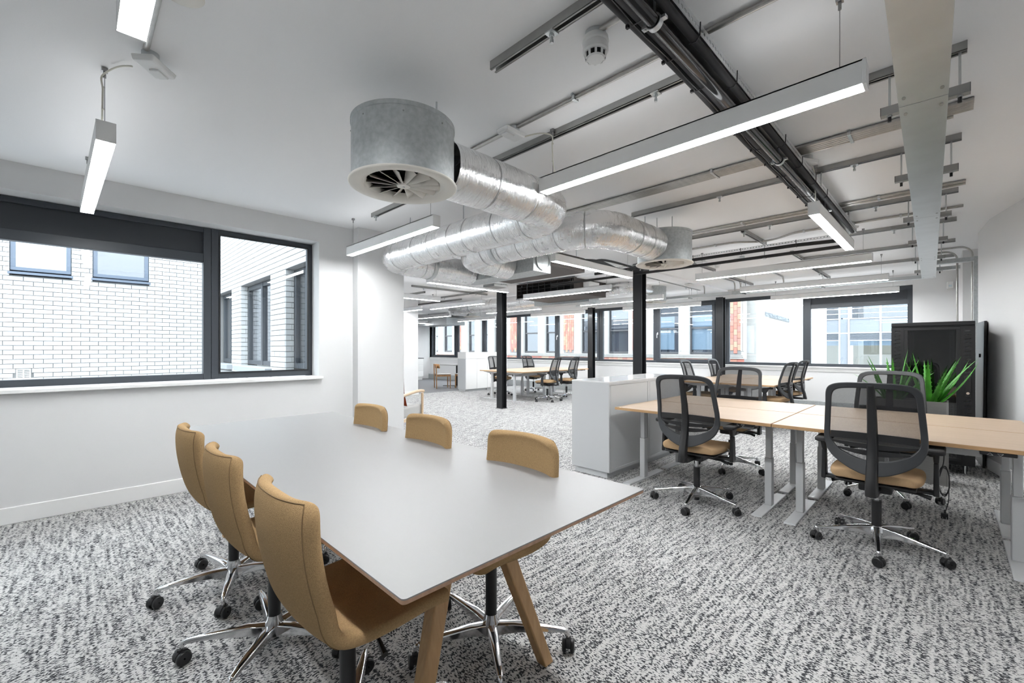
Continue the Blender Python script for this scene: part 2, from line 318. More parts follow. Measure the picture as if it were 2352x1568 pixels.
# street windows
def handle(par, x, y, z):
    h = MB().box(x-.012, y-.012, z-.03, x, y+.012, z+.03).tube([(x-.01, y, z), (x-.045, y, z), (x-.05, y, z-.03), (x-.05, y, z-.12)], .010, 8); h.build('handle', 'white', par, bev=0)
def fwin(k, y0, y1, split=None, sash=False, hand=None):
    r = sroot('window_%d' % k); zb, zt = .912, 2.485
    ring(MB(), 'y', y0, y1, zb, zt, 11.07, 11.14, .075, .07).build('frame', 'frame', r, bev=.003)
    if split:
        m0, m1 = split; MB().box(11.065, m0, zb, 11.14, m1, zt).build('mullion', 'frame', r, bev=.003)
        MB().box(11.067, y0+.05, 2.142, 11.14, m0, 2.232).build('transom', 'frame', r, bev=.003)
        MB().box(11.10, y0+.05, 2.232, 11.125, m0, 2.42).build('blind_panel', 'panel', r)
        MB().box(11.105, y0+.06, .975, 11.111, m0+.005, 2.15).build('pane', 'glass', r, smooth=0); MB().box(11.105, m1-.005, .975, 11.111, y1-.06, 2.42).build('pane', 'glass', r, smooth=0)
    else:
        if sash: ring(MB(), 'y', y0+.05, y1-.05, zb+.045, zt-.045, 11.05, 11.10, .07).build('sash', 'frame', r, bev=.004)
        MB().box(11.105, y0+.06, .975, 11.111, y1-.06, 2.42).build('pane', 'glass', r, smooth=0)
    if hand is not None: handle(r, 11.05, hand, 1.70)
fwin(2, .473, 3.79, (2.076, 2.217)); fwin(3, 3.99, 5.58, sash=True, hand=5.52); fwin(4, 5.58, 7.33); fwin(5, 7.33, 9.02, sash=True, hand=8.96)
fwin(6, 9.02, 10.76); fwin(7, 10.76, 12.56); fwin(8, 12.56, 14.25, sash=True); fwin(9, 14.3, 16.1, sash=True)
struct('trim_3', MB().box(11.06, 3.79, .9, 11.2, 3.99, 2.487).box(11.06, 14.25, .9, 11.2, 14.3, 2.487), 'frame')

# ------------------------------------------------------------------ courtyard: white glazed brick walls and wing windows
PW, PH, JT = .2135, .072, .0085
def brick_mesh(L, name):
    mb = MB(); a, h, b = L/2, (PH-JT)/2, .004
    mb.hexa([(-a, .014, -h), (a, .014, -h), (a, .014, h), (-a, .014, h)][::-1], [(-a, 0, -h), (a, 0, -h), (a, 0, h), (-a, 0, h)][::-1])
    me = bpy.data.meshes.new(name); me.from_pydata(mb.v, [], mb.f); bm = bmesh.new(); bm.from_mesh(me); bmesh.ops.recalc_face_normals(bm, faces=bm.faces)
    bmesh.ops.bevel(bm, geom=[e for e in bm.edges if all(v.co.y < .001 for v in e.verts)], offset=.002, segments=1, affect='EDGES'); bm.to_mesh(me); bm.free(); me.materials.append(M['glaze']); return me
BM = {}
def brick_wall(root, org, rz, u0, u1, z0, z1, zref, uref, holes, near, limit=300):
    """running bond on the local plane y=0, u along local x; bricks that show largest become parts, the rest one stuff part"""
    cand = []; k0 = math.floor((z0-zref)/PH); k1 = math.ceil((z1-zref)/PH)
    for k in range(k0, k1):
        zc = zref+(k+.5)*PH; off = uref+(PW/2 if k % 2 else 0)
        i0 = math.floor((u0-off)/PW)-1; i1 = math.ceil((u1-off)/PW)+1
        for i in range(i0, i1):
            segs = [(max(off+i*PW, u0), min(off+(i+1)*PW, u1))]
            for (ha, hb, hz0, hz1) in holes:
                if hz0 < zc < hz1:
                    ns = []
                    for s0, s1 in segs:
                        if s0 < ha: ns.append((s0, min(s1, ha)))
                        if s1 > hb: ns.append((max(s0, hb), s1))
                    segs = ns
            for s0, s1 in segs:
                if s1-s0 > .03: cand.append((near((s0+s1)/2, zc), (s0+s1)/2, zc, s1-s0-JT))
    cand.sort(key=lambda t: t[0])
    rest = MB()
    for j, (_, u, z, L) in enumerate(cand):
        if j < limit:
            key = round(L, 2); me = BM.get(key) or BM.setdefault(key, brick_mesh(L, 'brick'))
            o = bpy.data.objects.new('brick', me); C.objects.link(o); o.parent = root; o.location = (u, random.uniform(-.0015, .0005), z); o.rotation_euler = (random.uniform(-.012, .012), 0, random.uniform(-.008, .008))
        else: rest.box(u-L/2, 0, z-(PH-JT)/2, u+L/2, .014, z+(PH-JT)/2)
    if rest.v: tag(rest.build('bricks', 'glaze', root, smooth=0), kind='stuff')
def proj(x, y, z):
    d = (x+y)/sqrt(2); return 1003*(x-y)/(x+y), 1003*(z-1.3)/d, d
def dist_key(fx):
    def k(u, z):
        x, y = fx(u); a, b, d = proj(x, y, z)
        vis = -1180 < a < 1180; return d if vis else 100+d
    return k
cw = sroot('wall_courtyard')
holes = [(-.718, -.046, 2.44, 3.9), (.209, .943, 2.44, 3.9)]
def hole_wall(y0, y1, x0, x1, z0, z1, holes, m, par, nm):
    mb = MB(); xs = sorted({x0, x1, *[h[0] for h in holes], *[h[1] for h in holes]})
    for a, b in zip(xs[:-1], xs[1:]):
        hs = [h for h in holes if h[0] < (a+b)/2 < h[1]]
        if hs: mb.box(a, y0, z0, b, y1, hs[0][2]); mb.box(a, y0, hs[0][3], b, y1, z1)
        else: mb.box(a, y0, z0, b, y1, z1)
    return mb.build(nm, m, par)
hole_wall(10.262, 10.6, -12, 1.95, -3, 4.6, holes, 'mortar', cw, 'mortar_bed')
def ckey(u, z):
    a, b, d = proj(u, 10.25, z); return d if (-1160 < a < -640 and -80 < b < 260) else 50+d
cwb = bpy.data.objects.new('brickwork', None); C.objects.link(cwb); cwb.parent = cw; cwb.location = (0, 10.25, 0)
brick_wall(cwb, None, 0, -4.2, 1.95, -.6, 4.6, 1.274, -.682, holes+[(-.655, -.49, .81, .985)], ckey)
for i, (a, b) in enumerate(((-.718, -.046), (.209, .943))):
    g = thing('courtyard_window', ('grey framed window with a frosted pane in the white brick courtyard wall', 'grey framed window with a clear dark pane in the white brick courtyard wall')[i], 'window', (0, 0, 0), 0, None)
    ring(MB(), 'x', a+.004, b-.004, 2.52, 3.85, 10.27, 10.33, .055).build('frame', mat('blue_grey_frame', (.12, .15, .20), .5) if i == 0 else bpy.data.materials['blue_grey_frame'], g, bev=.003)
    MB().box(a+.05, 10.295, 2.57, b-.05, 10.305, 3.8).build('pane', ('frost', 'bglass')[i], g, smooth=0)
    MB().prism([(10.30, 2.505), (10.20, 2.485), (10.20, 2.455), (10.30, 2.465)], a-.02, b+.02, 'x').build('sill', bpy.data.materials['blue_grey_frame'], g)
    MB().box(a, 10.58, 2.4, b, 10.6, 3.9).build('backing', 'dark', g)
v = thing('vent_grille', 'small white louvred vent low on the white brick courtyard wall', 'vent')
ring(MB(), 'x', -.65, -.495, .815, .98, 10.235, 10.262, .014).box(-.58, 10.236, .83, -.566, 10.255, .965).build('frame', 'plastic', v)
for k in range(8): MB().bar((-.636, 10.25, .838+k*.017), (-.509, 10.25, .838+k*.017), .016, .003, up=(0, -.6, 1)).build('slat', 'plastic', v)
MB().box(-.64, 10.258, .825, -.505, 10.262, .97).build('backing', 'void', v)
# wing wall: our own building turning the corner, with brick piers between its windows
ww = sroot('wall_wing')
PIER = [(5.22, 5.26), (6.17, 6.78), (8.37, 8.95), (10.1, 10.262)]
mb = MB().box(1.962, 5.22, 2.34, 2.2, 10.26, 4.6).box(1.962, 5.22, -3, 2.2, 16.2, .93)
for a, b in PIER: mb.box(1.962, a, .93, 2.2, b, 2.34)
mb.box(1.962, 10.26, .93, 2.2, 16.2, 4.6)
mb.build('mortar_bed', 'mortar', ww)
MB().box(2.185, 5.22, 0, 2.2, 5.26, ZC).box(2.2, 5.22, 0, 2.215, 16.1, .92).box(2.2, 5.22, 2.36, 2.215, 16.1, ZC).build('inner_lining', 'wall', ww)
def wkey(u, z):   # local u runs along -y
    y = -u; a, b, d = proj(1.95, y, z); return d if (-680 < a < -455 and -75 < b < 280) else 50+d
wb = bpy.data.objects.new('brickwork', None); C.objects.link(wb); wb.parent = ww; wb.location = (1.95, 0, 0); wb.rotation_euler = (0, 0, -pi/2)
gaps = [(-(PIER[i+1][0]), -(PIER[i][1]), .93, 2.34) for i in range(3)]
brick_wall(wb, None, 0, -10.25, -5.22, .4, 4.4, 2.34, .02, gaps, wkey)
# side faces (reveals) of the two piers seen from the room, in brick
for yy in (6.17, 8.37):
    s = bpy.data.objects.new('brickwork', None); C.objects.link(s); s.parent = ww; s.location = (0, yy-.012, 0)
    brick_wall(s, None, 0, 1.953, 2.06, .93, 2.34, 2.34, .0, [], lambda u, z: 0)
for i in range(3):
    y0, y1 = PIER[i][1], PIER[i+1][0]
    g = thing('wing_window', ('dark framed wing window nearest the courtyard window, right of both brick piers', 'dark framed wing window between the two white brick piers', 'dark framed wing window beyond both white brick piers')[i], 'window')
    ring(MB(), 'y', y0+.01, y1-.01, 1.04, 2.33, 2.06, 2.13, .065).build('frame', 'frame', g, bev=.003)
    MB().box(2.055, (y0+y1)/2-.04, 1.04, 2.13, (y0+y1)/2+.04, 2.33).build('mullion', 'frame', g)
    for a, b in ((y0+.06, (y0+y1)/2-.03), ((y0+y1)/2+.03, y1-.06)): MB().box(2.09, a, 1.09, 2.096, b, 2.28).build('pane', 'bglass', g, smooth=0)
    MB().box(1.86, y0-.06, .935, 2.09, y1+.06, 1.02).build('sill', mat('grey_sill', (.30, .32, .34), .7) if i == 0 else bpy.data.materials['grey_sill'], g, bev=.006)

# ------------------------------------------------------------------ street: facing buildings
XO = 17.0
fb = thing('facing_building', 'old street building of pale stone pilasters, red tile panels and dark sash windows', 'building', (XO, 0, 0))
MB().box(.25, 5.6, -8, 3, 34, 7).build('core', 'dark', fb)
BR = [(5.30, 5.80), (9.03, 9.64), (12.78, 13.39), (16.53, 17.14), (21.49, 22.15)]
WN = [(6.09, 7.2), (7.62, 8.72), (9.85, 10.88), (11.35, 12.38), (13.64, 14.63), (15.11, 16.14), (17.83, 18.45), (19.01, 19.65), (20.19, 20.85), (22.42, 23.36), (23.94, 24.9)]
ed = sorted([(a, b, 'b') for a, b in BR]+[(a, b, 'w') for a, b in WN]); y = 5.2
for a, b, t in ed+[(27, 27, 'e')]:
    if a-y > .02:
        q = MB().box(0, y, 1.06, .3, a, 6.5)
        nf = max(2, int((a-y)/.12))
        for i in range(nf): yy = y+(a-y)*(i+.5)/nf; q.box(-.018, yy-.035, 1.2, 0, yy+.035, 6.4)
        q.build('pilaster', 'stone', fb, bev=.004)
    y = b
MB().box(-.10, 5.2, .99, .3, 27, 1.065).box(-.06, 5.2, .92, .3, 27, .99).box(-.13, 5.2, 1.045, .0, 27, 1.065).build('cornice', 'stone', fb, bev=.008)
bw, bh = .114, .223
tm = MB().box(-.02, -bw/2+.005, -bh/2+.005, .03, bw/2-.005, bh/2-.005); tme = bpy.data.meshes.new('brick'); tme.from_pydata(tm.v, [], tm.f); tme.materials.append(M['terra'])
cnt = 0
for a, b in BR:
    pn = MB().box(.0, a, 1.06, .3, b, 6.5).build('brick_panel', 'mortar', fb); n = max(2, round((b-a)/bw)); far = MB()
    for i in range(n):
        for k in range(15):
            z = 1.06+(k+.5)*bh+(bh/2 if i % 2 else 0)-bh*.25
            if z > 1.12 and k < 12:
                o = bpy.data.objects.new('brick', tme); C.objects.link(o); o.parent = pn; o.location = (random.uniform(-.006, .004), a+(i+.5)*(b-a)/n, z); o.scale = (1, (b-a)/n/bw, 1); cnt += 1
            elif z > 1.12: far.box(-.02, a+i*(b-a)/n+.004, z-bh/2+.005, .01, a+(i+1)*(b-a)/n-.004, z+bh/2-.005)
    if far.v: tag(far.build('bricks', 'terra', pn), kind='stuff')
lo = MB().box(.02, 5.2, -1, .3, 27, .92).build('plinth', 'mortar', fb); rest = [MB() for _ in range(5)]
for k in range(5):
    for i in range(int((27-5.2)/.235)):
        yy = 5.2+i*.235+(.117 if k % 2 else 0); random.choice(rest).box(-.01, yy+.004, .80-k*.115, .05, yy+.231, .906-k*.115)
for q, c in zip(rest, ((.38, .14, .11), (.38, .27, .19), (.40, .19, .14), (.40, .23, .17), (.33, .15, .12))):
    tag(q.build('bricks', mat('low_brick', c, .8), lo, smooth=0), kind='stuff')
for a, b in WN:
    s = ring(MB(), 'y', a, b, 1.075, 4.4, .12, .22, .05, .09).build('sash_window', 'sash', fb)
    MB().box(.13, a+.04, 2.07, .2, b-.04, 2.14).build('meeting_rail', 'sash', s)
    MB().box(.17, a+.04, 1.16, .176, b-.04, 2.08).build('pane', 'bglass', s, smooth=0); MB().box(.15, a+.04, 2.13, .156, b-.04, 4.35).build('pane', 'bglass', s, smooth=0)
    if 7.4 < a < 9 or 6 < a < 6.2: MB().box(.2, a+.25, 1.25, .22, b-.05, 2.6).build('blind', 'blind', s)
    MB().box(.235, a, 1.1, .245, b, 4.3).build('room_dark', 'dark', s)
rb = thing('rendered_building', 'tall blank white rendered gable wall across the street', 'building', (XO+1.0, 0, 0))
MB().box(.0, 3.25, -8, 2, 5.55, 7.5).build('gable_wall', 'render', rb); MB().box(-.25, 5.0, -8, 0, 5.55, 7.5).build('stone_quoin', 'stone', rb, bev=.01)
MB().hexa([(-.06, 4.78, 2.66), (-.06, 4.02, 2.36), (-.06, 4.02, 2.24), (-.06, 4.78, 2.50)], [(.02, 4.78, 2.66), (.02, 4.02, 2.36), (.02, 4.02, 2.24), (.02, 4.78, 2.50)]).build('flashing', 'lead', rb)
gb = thing('grey_office_building', 'modern grey clad office building with glazed bays across the street', 'building', (24, 0, 0))
ys = [4.31, 3.43, 3.10, 2.03, .98, -.1, -1.2]
MB().box(.3, -3, -8, 3, 4.4, -.2).box(.3, -3, 4.2, 3, 4.4, 7).build('core', 'cwall', gb)
for a, b in zip(ys[1:], ys[:-1]):
    MB().box(-.02, b-.035, -6, .15, b+.035, 7).build('mullion', mat('silver_mullion', (.55, .58, .62), .4) if b == 4.31 else bpy.data.materials['silver_mullion'], gb)
    if b == 3.43:
        for z0, z1 in ((-.3, 1.95), (1.99, 2.6), (2.64, 5)): MB().box(.02, a+.04, z0, .1, b-.04, z1).build('cladding_panel', 'cwall', gb, bev=.006)
        continue
    MB().box(.0, a+.04, 2.0, .1, b-.04, 2.575).build('spandrel_panel', 'cwall', gb, bev=.006)
    MB().box(-.03, a, 2.58, .12, b, 2.62).build('transom', bpy.data.materials['silver_mullion'], gb)
    l = MB().box(.06, a+.04, 1.66, .1, b-.04, 1.97).build('louvre_backing', 'cwall', gb)
    for k in range(6): MB().bar((.03, a+.04, 1.69+k*.05), (.03, b-.04, 1.69+k*.05), .05, .008, up=(.6, 0, 1)).build('louvre', 'cwall', l)
    MB().box(.05, a+.04, -.2, .056, b-.04, 1.64).build('pane', 'bglass', gb, smooth=0); MB().box(.05, a+.04, 2.63, .056, b-.04, 5).build('pane', 'bglass', gb, smooth=0)
    MB().box(.10, a+.04, 1.43, .12, b-.04, 1.64).build('roller_blind', 'blind', gb); MB().box(.9, a, 2.6, .95, b, 5).build('dark_room', 'dark', gb); MB().box(1.2, a, -.3, 1.25, b, 1.64).build('lit_room', 'warm', gb)
struct('ground', MB().box(-60, -60, -8.2, 80, 80, -8), 'concrete')
# ------------------------------------------------------------------ furniture: meeting table
mt = thing('meeting_table', 'long white meeting table with a plywood edge and splayed oak legs', 'table', (1.06, 2.36, 0))
def rrect(x0, y0, x1, y1, r, n=6):
    out = []
    for cx, cy, a0 in ((x1-r, y1-r, 0), (x0+r, y1-r, 90), (x0+r, y0+r, 180), (x1-r, y0+r, 270)):
        out += [(cx+r*cos(radians(a0+90*i/n)), cy+r*sin(radians(a0+90*i/n))) for i in range(n+1)]
    return out
HX, HY = .545, 1.502
MB().prism(rrect(-HX, -HY, HX, HY, .012), .7365, .74).build('tabletop', 'laminate', mt, smooth=30)
lo = rrect(-HX+.014, -HY+.014, HX-.014, HY-.014, .008); hi = rrect(-HX, -HY, HX, HY, .012)
e = MB(); n = len(hi); e.v = [(p[0], p[1], .719) for p in lo]+[(p[0], p[1], .727) for p in hi]+[(p[0], p[1], .7364) for p in hi]
e.f = [tuple(range(n))[::-1], tuple(range(2*n, 3*n))]+[(j*n+i, j*n+(i+1) % n, (j+1)*n+(i+1) % n, (j+1)*n+i) for j in (0, 1) for i in range(n)]
e.build('edge_band', 'ply', mt)
for sy in (-1, 1):
    for sx in (-1, 1):
        top = (sx*.085, sy*1.07, .70); bot = (sx*.318, sy*1.178, 0)
        w0, w1 = (.034, .030), (.026, .024); T, B_ = Vector(top), Vector(bot)
        MB().hexa([(B_.x+a*w1[0], B_.y+b*w1[1], 0) for a, b in ((-1, -1), (1, -1), (1, 1), (-1, 1))], [(T.x+a*w0[0], T.y+b*w0[1], .70) for a, b in ((-1, -1), (1, -1), (1, 1), (-1, 1))]).build('leg', 'oak', mt, bev=.006)
    MB().box(-.16, sy*1.07-.03, .672, .16, sy*1.07+.03, .719).build('leg_block', 'oak', mt, bev=.004)
MB().box(-.03, -1.0, .665, .03, 1.0, .719).build('centre_rail', 'oak', mt, bev=.004)

# ------------------------------------------------------------------ castor bases
def catmull(P, n=6):
    out = []
    for i in range(len(P)-1):
        p0, p1, p2, p3 = P[max(i-1, 0)], P[i], P[i+1], P[min(i+2, len(P)-1)]
        for k in range(n):
            t = k/n; out.append(tuple(.5*(2*b+(c-a)*t+(2*a-5*b+4*c-d)*t*t+(3*b-a-3*c+d)*t**3) for a, b, c, d in zip(p0, p1, p2, p3)))
    return out+[tuple(P[-1])]
def arm_mesh(kind):
    mb = MB()
    st = [(.030, .054, .050, .098), (.10, .050, .068, .106), (.20, .040, .080, .105), (.285, .030, .085, .102), (.328, .025, .082, .098)] if kind == 'table' else [(.03, .046, .070, .140), (.09, .040, .083, .134), (.18, .034, .088, .117), (.27, .030, .086, .100), (.335, .026, .078, .090)]
    sec = []
    for r, w, z0, z1 in st:
        sec.append([(r, -w/2, z0), (r, w/2, z0), (r, w/2*.8, z1-.004), (r, w*.25, z1), (r, -w*.25, z1), (r, -w/2*.8, z1-.004)])
    b0 = 0
    for s_ in sec: mb.v += s_
    k = 6
    for i in range(len(sec)-1):
        for j in range(k): mb.f.append((i*k+j, i*k+(j+1) % k, (i+1)*k+(j+1) % k, (i+1)*k+j))
    mb.f += [tuple(range(k))[::-1], tuple((len(sec)-1)*k+j for j in range(k))]
    if kind == 'table': mb.tube(fillet([(.31, 0, .090), (.338, 0, .088), (.338, 0, .052)], .012, 4), .0085, 8)
    else: mb.cyl((.332, 0, .052), (.332, 0, .086), .0115, 10)
    return mb
def caster_parts(root, ang, swivel, r=.338):
    c = bpy.data.objects.new('caster', None)
    hood = MB(); hood.prism([(-.026+.0, .030)]+[(.030*cos(a), .030+.0305*sin(a)) for a in [pi*i/8 for i in range(9)][::-1]][::1]+[(.012, .024), (-.012, .024)], -.010, .010, 'y').cyl((0.008, 0, .045), (.008, 0, .064), .010, 10)
    o = hood.build('caster', 'blkmat', root, bev=.002); o.location = (r*cos(ang), r*sin(ang), 0); o.rotation_euler = (0, 0, swivel)
    bpy.data.objects.remove(c)
    for s in (-1, 1):
        w = MB(); prof = [(.004, -.009), (.024, -.009), (.028, -.005), (.028, .005), (.024, .009), (.004, .008)]
        pts = MB().lathe(prof, (0, 0, 0), 20); pts.v = [(x, z+s*.0175, y+.028) for x, y, z in pts.v]; pts.build('wheel', 'blk', o)
def star_base(root, yaw, kind):
    hub = MB()
    if kind == 'table': hub.lathe([(.001, .05), (.034, .05), (.040, .07), (.038, .095), (.031, .12), (.029, .135), (.001, .135)], n=24, close=False)
    else: hub.lathe([(.001, .06), (.040, .06), (.046, .09), (.042, .128), (.030, .142), (.001, .142)], n=24, close=False)
    hub.build('base_hub', 'alu', root)
    am = None
    for k in range(5):
        a = yaw+k*2*pi/5
        if am is None: o = arm_mesh(kind).build('base_arm', 'alu', root, bev=.003); am = o
        else: o = am.copy(); C.objects.link(o)
        o.rotation_euler = (0, 0, a)
        caster_parts(root, a, a+random.uniform(.6, 2.6))

# ------------------------------------------------------------------ tan shell chair on castors (conference chair)
PROF = catmull([(-.222, .895), (-.232, .84), (-.226, .74), (-.205, .63), (-.176, .545), (-.128, .488), (-.05, .470), (.06, .472), (.16, .480), (.225, .476), (.252, .462)], 4)
def shell_pt(i, t, PR=PROF):
    """i index on the profile (float), t across -1..1 -> local point"""
    i0 = min(int(i), len(PR)-2); f = i-i0; x = PR[i0][0]*(1-f)+PR[i0+1][0]*f; z = PR[i0][1]*(1-f)+PR[i0+1][1]*f
    s = i/(len(PR)-1)
    wid = .226+.016*min(1, max(0, (s-.15)/.5))
    if s < .14: wid *= (1-((.14-s)/.14)**3*.16)
    if s > .90: wid *= (1-((s-.90)/.10)**2.4*.22)
    y = t*wid
    back = max(0, 1-max(0, s-.35)/.2) if s > .35 else 1
    wrapb = .052*abs(t)**2.6*back; lift = .018*abs(t)**3*(1-back)
    top = .012*t*t*max(0, 1-s/.14) if s < .14 else 0
    return Vector((x+wrapb, y, z+lift-top))
def tan_chair(loc, rz, label, yaw):
    r = thing('conference_chair', label, 'chair', loc, rz, 'tan chairs around the meeting table')
    m = len(PROF)-1; rows = [[shell_pt(i, -1+2*j/12) for j in range(13)] for i in [k*m/26 for k in range(27)]]
    MB().grid(rows).build('shell', 'tan', r, smooth=180, solid=.040, sub=2)
    def off(i, t):
        p = shell_pt(i, t); du = shell_pt(min(i+.2, m), t)-shell_pt(max(i-.2, 0), t); dt_ = shell_pt(i, t+.02)-shell_pt(i, t-.02)
        return p+du.cross(dt_).normalized()*.0192*(-1 if du.cross(dt_).x > 0 and i < m*.4 or du.cross(dt_).z > 0 and i >= m*.4 else 1)
    path = [off(m*.62*(1-k/30)+m*.03*(k/30), -.86) for k in range(31)]+[off(m*.03, -.86+1.72*k/12) for k in range(1, 12)]+[off(m*.03+m*.59*k/30, .86) for k in range(31)]
    MB().tube(path, .0017, 6).build('seam', mat('tan_seam', (.20, .125, .06), .95) if 'tan_seam' not in bpy.data.materials else bpy.data.materials['tan_seam'], r)
    MB().box(-.09, -.085, .425, .10, .085, .452).cyl((0, 0, .40), (0, 0, .43), .034, 16).build('seat_plate', 'blk', r, bev=.004)
    MB().cyl((0, 0, .125), (0, 0, .41), .0255, 20).build('gas_lift', 'blk', r)
    MB().cyl((0, 0, .03), (0, 0, .06), .022, 16).build('lift_foot', 'blk', r)
    MB().tube([(.02, -.06, .432), (.02, -.16, .425), (.01, -.225, .405)], [.006, .006, .010], 8).build('lever', 'blk', r)
    lb = MB().box(-.062, -.152, .424, -.058, -.088, .441).build('label_tag', 'blk', r)
    star_base(r, yaw, 'table'); return r
def text_part(body, size, loc, rot, parent, m, name='lettering', ext=.0004):
    cu = bpy.data.curves.new(name, 'FONT'); cu.body = body; cu.size = size; cu.extrude = ext; cu.align_x = 'CENTER'; cu.align_y = 'CENTER'
    tmp = bpy.data.objects.new(name, cu); C.objects.link(tmp); dg = bpy.context.evaluated_depsgraph_get()
    me = bpy.data.meshes.new_from_object(tmp.evaluated_get(dg)); bpy.data.objects.remove(tmp)
    o = bpy.data.objects.new(name, me); me.materials.clear(); me.materials.append(M[m]); C.objects.link(o); o.parent = parent; o.location = loc; o.rotation_euler = rot; return o
c0 = tan_chair((.63, 1.39, 0), 0, 'tan wool shell chair nearest the camera at the left side of the white table', radians(198))
tg = [o for o in c0.children if o.name.startswith('label_tag')][0]
tg.location = (0, 0, 0); text_part('Martela', .0135, (-.030, -.1525, .4325), (pi/2, 0, 0), tg, 'white')
tg.data.vertices.foreach_set('co', [c for v in [( -.060+.06*(i & 1), -.152+.006*((i >> 1) & 1), .423+.019*((i >> 2) & 1)) for i in range(8)] for c in v]); tg.data.update()
TC = [((.62, 2.10, 0), 0, 'tan wool shell chair in the middle of the left side of the white table', radians(156)),
      ((.62, 2.80, 0), 0, 'tan wool shell chair at the window end of the left side of the white table', radians(178)),
      ((1.30, 1.43, 0), pi, 'tan wool shell chair nearest the camera on the right side of the white table', radians(17.5)),
      ((1.30, 2.20, 0), pi, 'tan wool shell chair in the middle of the right side of the white table', radians(30)),
      ((1.30, 2.92, 0), pi, 'tan wool shell chair at the pillar end of the right side of the white table', radians(10))]
def spin_base(root, dyaw):
    for o in C.objects:
        if o.parent is root and o.name.split('.')[0] in ('base_arm', 'caster', 'base_hub'):
            p = Matrix.Rotation(dyaw, 4, 'Z') @ o.location; o.location = p; o.rotation_euler.z += dyaw
for loc, rz, lab, yaw in TC:
    d = dup(c0, loc, rz, lab); spin_base(d, (yaw-rz)-radians(198))

